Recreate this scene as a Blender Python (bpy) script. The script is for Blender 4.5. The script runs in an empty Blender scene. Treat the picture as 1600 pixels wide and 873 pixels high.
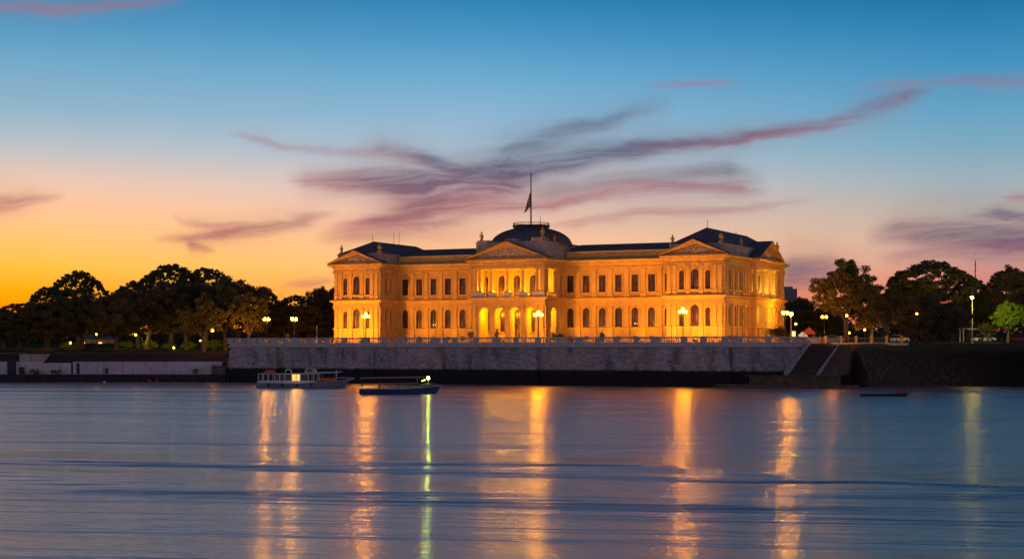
import bpy, math, random
from mathutils import Vector, Matrix
R = math.radians
C = bpy.context.scene.collection
SC = bpy.context.scene
random.seed(7)

# ------------------------------------------------------------------ camera
F = 2486.0; HOR = 545.0; CX = 800.0; CAMZ = 6.0      # focal length in px of a 1600 px frame, eye 6 m above the river
cam = bpy.data.cameras.new('camera'); co = bpy.data.objects.new('camera', cam); C.objects.link(co)
co.location = (0, 0, CAMZ); co.rotation_euler = (R(90), 0, 0)
cam.sensor_width = 36; cam.lens = F / 1600 * 36
cam.shift_y = (HOR - 436.5) / 1600
cam.clip_start = 0.5; cam.clip_end = 9000
SC.camera = co
SC.render.resolution_x = 1024; SC.render.resolution_y = 558
SC.view_settings.view_transform = 'Standard'; SC.view_settings.look = 'None'
SC.view_settings.exposure = .17; SC.view_settings.gamma = 1
SC.render.engine = 'CYCLES'
SC.cycles.use_denoising = True
SC.cycles.max_bounces = 5; SC.cycles.diffuse_bounces = 2; SC.cycles.glossy_bounces = 3
SC.cycles.transparent_max_bounces = 8
SC.cycles.sample_clamp_indirect = 6.0
SC.cycles.use_light_tree = True

def lin(*c):
    return tuple(((v/255)/12.92 if v/255 <= .04045 else (((v/255)+.055)/1.055)**2.4) for v in c)

# ------------------------------------------------------------------ node helper
class NG:
    def __init__(s, tree): s.t = tree; s.n = tree.nodes; s.l = tree.links
    def new(s, typ, **kw):
        n = s.n.new(typ)
        for k, v in kw.items(): setattr(n, k, v)
        return n
    def put(s, sock, v):
        if v is None: return
        if hasattr(v, 'is_output') or isinstance(v, bpy.types.NodeSocket): s.l.new(v, sock)
        else: sock.default_value = v
    def m(s, op, a, b=None, c=None, clamp=False):
        n = s.new('ShaderNodeMath', operation=op, use_clamp=clamp)
        s.put(n.inputs[0], a); s.put(n.inputs[1], b); s.put(n.inputs[2], c)
        return n.outputs[0]
    def xyz(s, x=0, y=0, z=0):
        n = s.new('ShaderNodeCombineXYZ'); s.put(n.inputs[0], x); s.put(n.inputs[1], y); s.put(n.inputs[2], z)
        return n.outputs[0]
    def sep(s, v):
        n = s.new('ShaderNodeSeparateXYZ'); s.put(n.inputs[0], v); return n.outputs
    def noise(s, vec, scale=1, detail=3, rough=.55, dist=0, color=False):
        n = s.new('ShaderNodeTexNoise'); s.put(n.inputs['Vector'], vec)
        n.inputs['Scale'].default_value = scale; n.inputs['Detail'].default_value = detail
        n.inputs['Roughness'].default_value = rough; n.inputs['Distortion'].default_value = dist
        return n.outputs['Color' if color else 'Fac']
    def ramp(s, fac, stops, interp='LINEAR'):
        n = s.new('ShaderNodeValToRGB'); r = n.color_ramp; r.interpolation = interp
        s.put(n.inputs[0], fac)
        while len(r.elements) > 1: r.elements.remove(r.elements[-1])
        r.elements[0].position = stops[0][0]; r.elements[0].color = tuple(stops[0][1])
        for p, c in stops[1:]:
            e = r.elements.new(p); e.color = tuple(c)
        return n
    def mix(s, f, a, b, mode='MIX'):
        n = s.new('ShaderNodeMix', data_type='RGBA', blend_type=mode)
        s.put(n.inputs[0], f); s.put(n.inputs[6], a); s.put(n.inputs[7], b)
        return n.outputs[2]
    def maprange(s, v, a, b, c=0, d=1):
        n = s.new('ShaderNodeMapRange'); n.clamp = True
        s.put(n.inputs[0], v)
        for i, q in enumerate((a, b, c, d)): n.inputs[i+1].default_value = q
        return n.outputs[0]

# ------------------------------------------------------------------ dusk sky
def build_world():
    w = bpy.data.worlds.new('World'); SC.world = w; w.use_nodes = True
    g = NG(w.node_tree); g.n.clear()
    out = g.new('ShaderNodeOutputWorld'); bg = g.new('ShaderNodeBackground')
    g.l.new(bg.outputs[0], out.inputs[0])
    tc = g.new('ShaderNodeTexCoord')
    x, y, z = g.sep(tc.outputs['Generated'])
    az = g.m('ARCTAN2', x, y)                       # 0 straight over the river, negative towards the sunset
    el = g.m('ARCSINE', z)
    # elevation ramp coordinate: 0..20 deg mapped on 0..0.8, up to the zenith on 0.8..1
    e1 = g.m('DIVIDE', el, R(20)); t = g.m('MULTIPLY', e1, .8)
    def py(p): return max(0.0, math.degrees(math.atan((HOR - p)/F)) / 20 * .8)
    def col(stops): return [(py(p) if p is not None else q, lin(*c) + (1,)) for p, q, c in stops]
    left = col([(545,0,(235,110,10)), (490,0,(250,140,5)), (455,0,(255,168,10)), (420,0,(255,186,62)), (375,0,(252,190,112)), (330,0,(246,190,146)), (290,0,(226,190,170)),
                (240,0,(180,185,190)), (185,0,(140,172,192)), (120,0,(112,162,192)), (60,0,(82,146,184)), (0,0,(62,128,170)), (None,.58,(166,150,164)), (None,.70,(112,112,142)), (None,.84,(58,84,122)), (None,1,(24,46,82))])  # stops above the frame made pinker to warm the river's reflection
    mid = col([(545,0,(245,130,60)), (490,0,(250,150,70)), (455,0,(250,170,95)), (420,0,(250,186,124)), (375,0,(244,190,148)), (330,0,(228,190,170)), (290,0,(203,190,186)),
                (240,0,(165,184,198)), (185,0,(136,174,200)), (120,0,(104,162,198)), (60,0,(72,144,188)), (0,0,(46,124,174)), (None,.58,(96,126,158)), (None,.70,(64,92,132)), (None,.84,(44,76,114)), (None,1,(20,44,80))])
    right = col([(545,0,(190,90,90)), (470,0,(222,112,100)), (440,0,(216,134,120)), (415,0,(206,156,138)), (375,0,(198,170,152)), (330,0,(174,168,162)), (290,0,(150,168,178)),
                (240,0,(120,162,182)), (185,0,(96,154,186)), (120,0,(68,140,182)), (60,0,(44,124,172)), (0,0,(26,104,152)), (None,.58,(46,98,136)), (None,.70,(34,78,116)), (None,.84,(30,66,102)), (None,1,(16,38,72))])
    cl = g.ramp(t, left).outputs[0]; cm = g.ramp(t, mid).outputs[0]; cr = g.ramp(t, right).outputs[0]
    aM = g.maprange(az, R(-17), R(-1)); aR = g.maprange(az, R(-1), R(16))
    c = g.mix(aR, g.mix(aM, cl, cm), cr)
    # unseen sky behind the viewer, brightened to pale mauve to fill the unlit walls
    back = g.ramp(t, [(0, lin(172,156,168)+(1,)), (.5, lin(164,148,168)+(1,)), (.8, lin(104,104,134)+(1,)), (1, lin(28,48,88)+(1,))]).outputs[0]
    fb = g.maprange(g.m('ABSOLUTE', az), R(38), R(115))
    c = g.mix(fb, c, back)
    # cirrus: every band is a curve of height, width, density and warmth over azimuth
    px = g.m('DIVIDE', g.m('MULTIPLY_ADD', g.m('DIVIDE', x, g.m('MAXIMUM', y, .05)), F, CX), 1600)     # 0..1 across +-17.8 deg
    pyv = g.m('SUBTRACT', HOR/1000, g.m('MULTIPLY', g.m('DIVIDE', z, g.m('MAXIMUM', y, .05)), F/1000))
    P = g.xyz(px, pyv)
    wv = g.noise(g.xyz(g.m('MULTIPLY', px, 7), g.m('MULTIPLY', pyv, 13)), 1, 4, .6, .8, True)
    wx, wy, wz = g.sep(wv)
    pxw = g.m('MULTIPLY_ADD', g.m('SUBTRACT', wx, .5), .030, px)
    pyw = g.m('MULTIPLY_ADD', g.m('SUBTRACT', wy, .5), .040, pyv)
    fib = g.noise(g.xyz(g.m('MULTIPLY', px, 6), g.m('MULTIPLY', g.m('MULTIPLY_ADD', px, .14, pyw), 46)), 1, 7, .62, .6)
    bands = [  # points (px, py, half width px, density, pinkness 0..1)
      [(670,306,12,0,.3),(730,288,20,1,.05),(780,272,21,1,.0),(850,255,19,1,.0),(950,239,14,1,.05),(1060,226,9,.95,.3),(1180,212,7,.85,.5),(1290,197,6,.6,.6),(1360,172,11,.5,.45),(1420,152,10,.55,.5),(1460,146,5,0,.5)],
      [(720,282,8,0,.1),(790,250,16,.55,.05),(870,214,15,.5,.05),(930,195,13,.5,.1),(990,178,10,.3,.2),(1060,168,9,0,.2)],
      [(530,238,7,0,.9),(590,232,12,.7,.75),(640,242,13,.75,.4),(690,264,13,.7,.1),(750,288,12,.6,.1),(790,296,12,0,.1)],
      [(435,288,5,0,1),(470,289,11,.85,.9),(560,287,15,1,.45),(620,294,20,1,.2),(690,304,20,1,.05),(760,300,16,.8,.1),(830,288,14,0,.2)],
      [(490,372,6,0,1),(550,362,11,.8,.9),(610,346,17,1,.5),(670,324,21,1,.15),(730,300,22,1,.0),(790,280,20,1,.0),(850,264,12,0,.0)],
      [(600,352,10,0,.7),(660,338,17,.9,.35),(740,328,15,.9,.6),(850,322,8,.75,1),(950,300,9,.65,.9),(1080,292,9,.7,.8),(1160,296,8,.75,.8),(1205,303,6,0,.9)],
      [(780,306,12,0,.3),(860,300,14,.5,.3),(960,284,12,.45,.3),(1060,276,12,.5,.25),(1140,268,14,.55,.2),(1200,282,10,0,.4)],
      [(830,360,4,0,1),(900,352,6,.55,1),(1000,334,8,.6,1),(1100,330,7,.55,1),(1200,322,4,.35,1),(1270,315,3,0,1)],
      [(230,377,4,0,.9),(290,372,6,.6,.8),(350,366,9,.85,.55),(420,358,9,.85,.6),(480,347,7,.7,.8),(530,340,5,0,1)],
      [(270,343,4,0,.9),(300,349,6,.6,.7),(345,358,7,.6,.6),(420,354,4,0,.6)],
      [(280,372,4,0,.5),(300,382,7,.8,.5),(318,388,5,.6,.7),(335,392,4,0,.7)],
      [(1350,374,8,0,.6),(1400,362,14,.7,.5),(1460,368,20,.9,.25),(1530,372,22,1,.15),(1600,378,20,1,.15)],
      [(1370,408,5,0,.6),(1430,400,8,.5,.6),(1500,392,10,.6,.5),(1570,386,12,.7,.4),(1600,384,12,.7,.4)],
      [(1500,332,3,0,.2),(1560,332,6,.6,.1),(1600,340,7,.6,.1)],
      [(0,316,12,.75,.75),(50,310,8,.7,.7),(100,306,4,0,.8)],
      [(0,14,7,.45,1),(90,16,8,.5,1),(180,10,6,.45,1),(250,2,6,.4,1),(300,-4,4,0,1)],
      [(1330,140,5,0,.9),(1400,134,5,.25,.9),(1500,127,5,.3,.9),(1600,122,6,.35,.8)],
      [(1000,142,4,0,1),(1060,136,5,.25,1),(1120,134,4,.3,1),(1160,136,3,0,1)],
      [(1190,425,14,0,.25),(1240,426,18,.9,.2),(1300,424,16,.7,.35),(1360,430,10,0,.4)],
      [(350,214,3,0,1),(400,220,4,.3,1),(460,230,4,.3,1),(540,240,5,.3,1),(580,240,5,0,1)],
      [(425,448,3,0,1),(470,446,4,.7,1),(510,444,4,.6,1),(540,444,4,0,1)],
      [(1560,308,3,0,1),(1585,308,5,.5,1),(1600,308,5,.6,1)],
    ]
    acc = None; pink = None
    fd = g.maprange(fib, .34, .60)
    for b in bands:
        st = [(max(0, min(1, p[0]/1600)), (p[1]/1000 + .1, p[2]/100, p[3], p[4])) for p in b]
        if st[0][0] > 0: st = [(max(0, st[0][0]-.001), st[0][1])] + st
        n = g.ramp(pxw, st, 'LINEAR')
        sc_ = g.new('ShaderNodeSeparateColor'); g.l.new(n.outputs[0], sc_.inputs[0])
        dy = g.m('SUBTRACT', g.m('SUBTRACT', pyw, sc_.outputs[0]), -.1)          # + below the band
        q = g.m('DIVIDE', dy, g.m('MULTIPLY', sc_.outputs[1], .115))
        e = g.m('MULTIPLY', g.m('POWER', 2.718, g.m('MULTIPLY', g.m('POWER', g.m('ABSOLUTE', q), 2.5), -1)), sc_.outputs[2])
        e = g.m('MULTIPLY_ADD', g.m('MULTIPLY', g.m('POWER', 2.718, g.m('MULTIPLY', g.m('MULTIPLY', q, q), -.22)), sc_.outputs[2]), .22, g.m('MULTIPLY', e, .78))
        # the underside catches the afterglow
        pk = g.m('MULTIPLY', e, g.m('ADD', n.outputs[1], g.m('MULTIPLY', g.m('MAXIMUM', q, 0), .28), clamp=True))
        acc = e if acc is None else g.m('SUBTRACT', 1, g.m('MULTIPLY', g.m('SUBTRACT', 1, acc), g.m('SUBTRACT', 1, e)))
        pink = pk if pink is None else g.m('ADD', pink, pk)
    ratio = g.m('DIVIDE', pink, g.m('MAXIMUM', acc, .02), clamp=True)
    den = g.m('MULTIPLY', acc, g.m('MULTIPLY_ADD', fd, .6, .52), clamp=True)
    den = g.m('MULTIPLY', den, g.m('GREATER_THAN', y, .3))
    ccol = g.mix(g.m('MULTIPLY', ratio, .72), lin(76,78,106)+(1,), lin(176,112,116)+(1,))
    # warmer clouds low over the sunset
    warm = g.m('MULTIPLY', g.maprange(pyv, .26, .40), g.maprange(az, R(8), R(-14)))
    ccol = g.mix(warm, ccol, lin(182,108,98)+(1,))
    c = g.mix(g.m('MULTIPLY', g.m('POWER', den, .75), .95), c, ccol)
    # the coloured ramps and clouds serve as the sky light
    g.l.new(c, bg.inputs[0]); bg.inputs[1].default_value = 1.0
    w.cycles.sampling_method = 'MANUAL'; w.cycles.sample_map_resolution = 512
build_world()

# ------------------------------------------------------------------ materials
def mat(name, base, rough=.8, var=.15, scale=1.0, metal=0, bump=0, bscale=6, spec=.3, emis=None, estr=0, coords='Object', stain=None):
    m = bpy.data.materials.new(name); m.use_nodes = True; g = NG(m.node_tree)
    p = g.n['Principled BSDF']
    p.inputs['Roughness'].default_value = rough; p.inputs['Metallic'].default_value = metal
    p.inputs['Specular IOR Level'].default_value = spec
    tc = g.new('ShaderNodeTexCoord').outputs[coords]
    nz = g.noise(tc, scale, 5, .6)
    a = tuple(v*(1-var) for v in base)+(1,); b = tuple(min(1, v*(1+var)) for v in base)+(1,)
    c = g.mix(g.maprange(nz, .3, .7), a, b)
    if stain:
        x, y, z = g.sep(tc)
        s2 = g.noise(g.xyz(g.m('MULTIPLY', g.m('ADD', x, y), 1.3), g.m('MULTIPLY', z, .12), 3), 1, 4, .6)
        c = g.mix(g.m('MULTIPLY', g.maprange(s2, .52, .72), stain), c, tuple(v*.35 for v in base)+(1,))
    g.l.new(c, p.inputs['Base Color'])
    if bump:
        bn = g.new('ShaderNodeBump'); bn.inputs['Strength'].default_value = bump; bn.inputs['Distance'].default_value = .05
        g.l.new(g.noise(tc, bscale, 4, .6), bn.inputs['Height']); g.l.new(bn.outputs[0], p.inputs['Normal'])
    if emis:
        p.inputs['Emission Color'].default_value = tuple(emis)+(1,); p.inputs['Emission Strength'].default_value = estr
    return m

M = {}
M['stucco'] = mat('stucco', (.66,.42,.11), .85, .16, .5, bump=.5, bscale=2.5, stain=.45)
M['trim'] = mat('trim_stucco', (.70,.45,.13), .85, .12, .7, bump=.4, bscale=3, stain=.35)
M['relief'] = mat('relief_stone', (.72,.56,.34), .8, .2, 2)
M['attic'] = mat('attic_stone', (.42,.36,.30), .9, .2, .6, bump=.4, stain=.5)
M['slate'] = mat('slate', (.15,.13,.118), .75, .3, 1.2, bump=.8, bscale=4, spec=.12)
M['wood'] = mat('brown_wood', (.10,.045,.022), .5, .2, 3)
M['iron'] = mat('dark_iron', (.035,.035,.04), .5, .2, 4, metal=.4)
M['stonerail'] = mat('balustrade_stone', (.50,.47,.44), .85, .15, .8, bump=.4, stain=.5)
M['pave'] = mat('terrace_paving', (.30,.26,.21), .8, .15, .4)
M['white'] = mat('white_paint', (.62,.62,.62), .5, .08, 2)
M['dirtywhite'] = mat('weathered_white_paint', (.42,.43,.45), .6, .2, 1.5)
M['bluehull'] = mat('blue_hull_paint', (.012,.05,.15), .35, .15, 1)
M['darkhull'] = mat('dark_hull_paint', (.02,.022,.03), .45, .2, 1)
M['red'] = mat('red_paint', (.5,.05,.03), .5, .15, 1)
M['orange'] = mat('orange_lifevest', (.75,.16,.03), .7, .15, 3)
M['bark'] = mat('bark', (.10,.075,.05), .9, .3, 2, bump=.8, bscale=3)
M['skin'] = mat('skin', (.40,.22,.14), .6, .05, 3)
M['shirt'] = mat('red_shirt', (.35,.05,.04), .85, .1, 3)
M['carwhite'] = mat('car_paint_white', (.6,.6,.6), .3, .03, 1)
M['carred'] = mat('car_paint_red', (.35,.02,.02), .3, .03, 1)
M['tyre'] = mat('tyre_rubber', (.02,.02,.02), .8, .1, 3)
M['glass'] = mat('dark_glass', (.02,.02,.025), .12, .1, 1, spec=.6)
M['concrete'] = mat('far_concrete', (.20,.18,.17), .9, .15, .3)
M['rock'] = mat('rock', (.13,.085,.06), .9, .4, .8, bump=1, bscale=2)
def emit(name, c, s):
    m = bpy.data.materials.new(name); m.use_nodes = True; g = NG(m.node_tree); g.n.clear()
    o = g.new('ShaderNodeOutputMaterial'); e = g.new('ShaderNodeEmission')
    tc = g.new('ShaderNodeTexCoord').outputs['Object']
    e.inputs[0].default_value = c+(1,)
    g.l.new(g.m('MULTIPLY', g.maprange(g.noise(tc, 3, 2), .3, .7, .9, 1.1), s), e.inputs[1])
    g.l.new(e.outputs[0], o.inputs[0]); return m
SOD = (1.0, .325, .012)
UP = (1.0, .41, .02)
M['globe'] = emit('sodium_globe', (1.0,.36,.003), 330)
M['globe_small'] = emit('sodium_globe_small', (1.0,.36,.012), 30)
M['globe_yellow'] = emit('yellow_lamp', (1.0,.60,.04), 10)
M['globe_tall'] = emit('mercury_lamp', (1.0,.74,.03), 190)
M['globe_green'] = emit('green_white_lamp', (.70,1.0,.14), 50)
M['flood'] = emit('floodlight_lens', SOD, 3)
M['litpane'] = emit('lit_pane', (1.0,.62,.16), 1.6)
M['litcabin'] = emit('lit_cabin', (1.0,.62,.14), 1.1)
M['litwhite'] = emit('lit_white_panel', (1.0,.62,.40), .55)
M['litkiosk'] = emit('lit_red_canopy', (1.0,.10,.02), .32)

def mat_window():
    m = bpy.data.materials.new('curtained_glass'); m.use_nodes = True; g = NG(m.node_tree); p = g.n['Principled BSDF']
    tc = g.new('ShaderNodeTexCoord').outputs['Object']; x, y, z = g.sep(tc)
    s = g.noise(g.xyz(g.m('MULTIPLY', g.m('ADD', x, y), 2.2), g.m('MULTIPLY', z, .35)), 1, 3, .7)
    oi = g.new('ShaderNodeObjectInfo').outputs['Random']
    c = g.mix(g.maprange(s, .46, .66), (.030,.014,.009,1), g.mix(oi, (.07,.04,.025,1), (.34,.21,.11,1)))
    g.l.new(c, p.inputs['Base Color']); p.inputs['Roughness'].default_value = .25
    p.inputs['Specular IOR Level'].default_value = .5
    return m
M['pane'] = mat_window()

def mat_masonry():
    m = bpy.data.materials.new('river_wall_masonry'); m.use_nodes = True; g = NG(m.node_tree); p = g.n['Principled BSDF']
    tc = g.new('ShaderNodeTexCoord').outputs['Object']; x, y, z = g.sep(tc)
    u = g.m('ADD', x, y)
    br = g.new('ShaderNodeTexBrick'); g.l.new(g.xyz(u, z), br.inputs[0])
    for k, v in (('Scale', 1), ('Mortar Size', .028), ('Brick Width', .72), ('Row Height', .29), ('Mortar Smooth', .3), ('Bias', 0)): br.inputs[k].default_value = v
    br.inputs['Color1'].default_value = (.36,.32,.29,1); br.inputs['Color2'].default_value = (.60,.54,.49,1); br.inputs['Mortar'].default_value = (.15,.13,.125,1)
    st = g.noise(g.xyz(g.m('MULTIPLY', u, .5), g.m('MULTIPLY', z, .16), 7), 1, 5, .65)
    c = g.mix(g.maprange(st, .5, .72), br.outputs[0], (.12,.10,.10,1))
    hole = g.noise(g.xyz(u, g.m('MULTIPLY', z, .8), 2), .55, 4, .7)
    c = g.mix(g.maprange(hole, .64, .70), c, (.03,.03,.03,1))
    big = g.noise(g.xyz(g.m('MULTIPLY', u, .06), 0, 4), 1, 2)
    c = g.mix(1.0, c, g.mix(g.maprange(big, .3, .7), (.75,.72,.76,1), (1.15,1.05,1.02,1)), 'MULTIPLY')
    edge = g.m('ADD', z, g.m('MULTIPLY', g.m('SUBTRACT', g.noise(g.xyz(u), .8, 4, .7), .5), .7))
    c = g.mix(g.maprange(edge, -4.25, -4.6), c, (.022,.020,.018,1))       # algae below the flood mark
    g.l.new(c, p.inputs['Base Color']); p.inputs['Roughness'].default_value = .85; p.inputs['Specular IOR Level'].default_value = .2
    bn = g.new('ShaderNodeBump'); bn.inputs['Strength'].default_value = .8; bn.inputs['Distance'].default_value = .06
    g.l.new(g.m('ADD', br.outputs[1], g.m('MULTIPLY', hole, -2)), bn.inputs['Height']); bn.invert = True
    g.l.new(bn.outputs[0], p.inputs['Normal'])
    return m
M['masonry'] = mat_masonry()

def mat_lilac():
    m = bpy.data.materials.new('lilac_lit_quay_wall'); m.use_nodes = True; g = NG(m.node_tree); p = g.n['Principled BSDF']
    tc = g.new('ShaderNodeTexCoord').outputs['Object']; x, y, z = g.sep(tc)
    n1 = g.noise(g.xyz(g.m('MULTIPLY', x, .18), g.m('MULTIPLY', z, .5)), 1, 5, .65)
    c = g.mix(g.maprange(n1, .35, .65), (.50,.44,.46,1), (.68,.60,.63,1))  # lilac cast of the light put into the wall's base colour
    vs = g.noise(g.xyz(g.m('MULTIPLY', x, 1.6), g.m('MULTIPLY', z, .15), 5), 1, 5, .7)
    c = g.mix(g.m('MULTIPLY', g.maprange(vs, .55, .7), .7), c, (.10,.08,.08,1))
    gr = g.noise(g.xyz(x, z, 9), 1.1, 3, .7)
    seg = g.maprange(g.noise(g.xyz(g.m('MULTIPLY', x, .08), 2), 1, 1), .45, .6)
    c = g.mix(g.m('MULTIPLY', g.m('MULTIPLY', g.maprange(gr, .56, .62), seg), .5), c, (.20,.13,.16,1))
    g.l.new(c, p.inputs['Base Color']); p.inputs['Roughness'].default_value = .8
    return m
M['lilac'] = mat_lilac()

def mat_ground():
    m = bpy.data.materials.new('ground'); m.use_nodes = True; g = NG(m.node_tree); p = g.n['Principled BSDF']
    tc = g.new('ShaderNodeTexCoord').outputs['Object']; x, y, z = g.sep(tc)
    n1 = g.noise(tc, .12, 6, .65); n2 = g.noise(tc, 1.5, 5, .7)
    c = g.mix(g.maprange(n1, .4, .6), (.055,.085,.025,1), (.09,.075,.045,1))
    c = g.mix(g.m('MULTIPLY', g.maprange(n2, .5, .7), .5), c, (.03,.045,.018,1))
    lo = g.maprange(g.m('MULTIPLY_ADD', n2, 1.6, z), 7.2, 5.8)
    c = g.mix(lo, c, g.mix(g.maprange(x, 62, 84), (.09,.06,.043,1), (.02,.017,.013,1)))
    p.inputs['Specular IOR Level'].default_value = 0
    g.l.new(c, p.inputs['Base Color']); p.inputs['Roughness'].default_value = .95
    bn = g.new('ShaderNodeBump'); bn.inputs['Strength'].default_value = .8; bn.inputs['Distance'].default_value = .15
    g.l.new(n2, bn.inputs['Height']); g.l.new(bn.outputs[0], p.inputs['Normal'])
    return m
M['ground'] = mat_ground()

def mat_leaf(name, c1, c2):
    m = bpy.data.materials.new(name); m.use_nodes = True; g = NG(m.node_tree); g.n.clear()
    o = g.new('ShaderNodeOutputMaterial')
    tc = g.new('ShaderNodeTexCoord').outputs['Object']
    n = g.noise(tc, .55, 4, .65); n2 = g.noise(tc, 5, 2)
    c = g.mix(g.maprange(g.m('MULTIPLY_ADD', n2, .5, g.m('MULTIPLY', n, .5)), .38, .62), c1+(1,), c2+(1,))
    d = g.new('ShaderNodeBsdfDiffuse'); t = g.new('ShaderNodeBsdfTranslucent'); g.l.new(c, d.inputs[0]); g.l.new(c, t.inputs[0])
    mx = g.new('ShaderNodeMixShader'); mx.inputs[0].default_value = .3
    g.l.new(d.outputs[0], mx.inputs[1]); g.l.new(t.outputs[0], mx.inputs[2]); g.l.new(mx.outputs[0], o.inputs[0])
    return m
M['leaf'] = mat_leaf('leaf_dark', (.10,.085,.04), (.19,.165,.07))
M['leaf2'] = mat_leaf('leaf_olive', (.11,.10,.035), (.21,.19,.06))
M['leaf3'] = mat_leaf('leaf_light', (.12,.19,.03), (.22,.33,.05))

def mat_water():
    m = bpy.data.materials.new('river_water'); m.use_nodes = True; g = NG(m.node_tree); p = g.n['Principled BSDF']
    geo = g.new('ShaderNodeNewGeometry').outputs['Position']; x, y, z = g.sep(geo)
    # slow current: long low swells, then streaks, then fine ripples, all drawn out across the river
    sk = g.m('MULTIPLY_ADD', x, .16, y)
    wob = g.noise(g.xyz(g.m('MULTIPLY', x, .022), g.m('MULTIPLY', y, .03), 8), 1, 3, .5)
    sw = g.noise(g.xyz(g.m('MULTIPLY', x, .008), g.m('MULTIPLY_ADD', wob, 1.6, g.m('MULTIPLY', sk, .085))), 1, 2, .45)
    st = g.noise(g.xyz(g.m('MULTIPLY', x, .030), g.m('MULTIPLY', sk, .50), 3), 1, 4, .6)
    fi = g.noise(g.xyz(g.m('MULTIPLY', x, .8), g.m('MULTIPLY', sk, 3.2), 5), 1, 4, .6)
    shel = g.maprange(y, 60, 255, 1, .30)       # calmer in the lee of the wall
    md = g.noise(g.xyz(g.m('MULTIPLY', x, .016), g.m('MULTIPLY', sk, .17), 11), 1, 3, .55)
    h = g.m('MULTIPLY_ADD', sw, 1.7, g.m('MULTIPLY', shel, g.m('ADD', g.m('MULTIPLY', md, 1.1), g.m('ADD', g.m('MULTIPLY', st, .42), g.m('MULTIPLY', fi, .095)))))
    # two old wakes crossing the river
    wn = g.m('MULTIPLY', g.m('SUBTRACT', g.noise(g.xyz(g.m('MULTIPLY', x, .05), g.m('MULTIPLY', y, .08), 2), 1, 3, .5), .5), 11)
    for a0, b0, c0, wd, am in ((84, -.40, -.010, 4.3, 1.6), (90, -.36, -.008, 1.9, .3), (66.3, -.22, .010, 3.5, 1.25), (71, -.26, .008, 1.7, .3), (77, -.34, .0, 2.2, .6), (106, -.1, .0, 3.0, .25), (57, -.2, .004, 1.4, .06), (140, -.1, 0, 5, .4)):
        yc = g.m('ADD', g.m('MULTIPLY', x, g.m('MULTIPLY_ADD', x, c0, b0)), a0)
        q = g.m('DIVIDE', g.m('ADD', g.m('SUBTRACT', y, yc), wn), wd)
        fade = g.maprange(g.noise(g.xyz(g.m('MULTIPLY', x, .06), a0*1.7), 1, 2), .3, .6, .25, 1)
        h = g.m('ADD', h, g.m('MULTIPLY', g.m('MULTIPLY', g.m('POWER', 2.718, g.m('MULTIPLY', g.m('MULTIPLY', q, q), -1)), am), fade))
    bn = g.new('ShaderNodeBump'); bn.inputs['Strength'].default_value = 1; bn.inputs['Distance'].default_value = 1
    g.l.new(h, bn.inputs['Height'])
    gls = []
    for ro in (.10, .34):
        q = g.new('ShaderNodeBsdfGlossy'); q.inputs['Color'].default_value = (1.0,.89,.80,1); q.inputs['Roughness'].default_value = ro; q.distribution = 'MULTI_GGX'
        g.l.new(bn.outputs[0], q.inputs['Normal']); gls.append(q)
    gl = g.new('ShaderNodeMixShader'); gl.inputs[0].default_value = .42
    g.l.new(gls[0].outputs[0], gl.inputs[1]); g.l.new(gls[1].outputs[0], gl.inputs[2])
    df = g.new('ShaderNodeBsdfDiffuse'); df.inputs[0].default_value = (.01,.03,.05,1)
    fr = g.new('ShaderNodeFresnel'); fr.inputs['IOR'].default_value = 1.5
    mx = g.new('ShaderNodeMixShader'); g.l.new(g.maprange(fr.outputs[0], 0, .20, 0, 1), mx.inputs[0])
    g.l.new(df.outputs[0], mx.inputs[1]); g.l.new(gl.outputs[0], mx.inputs[2]); g.l.new(mx.outputs[0], g.n['Material Output'].inputs[0])
    g.n.remove(p)
    return m
M['water'] = mat_water()

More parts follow.
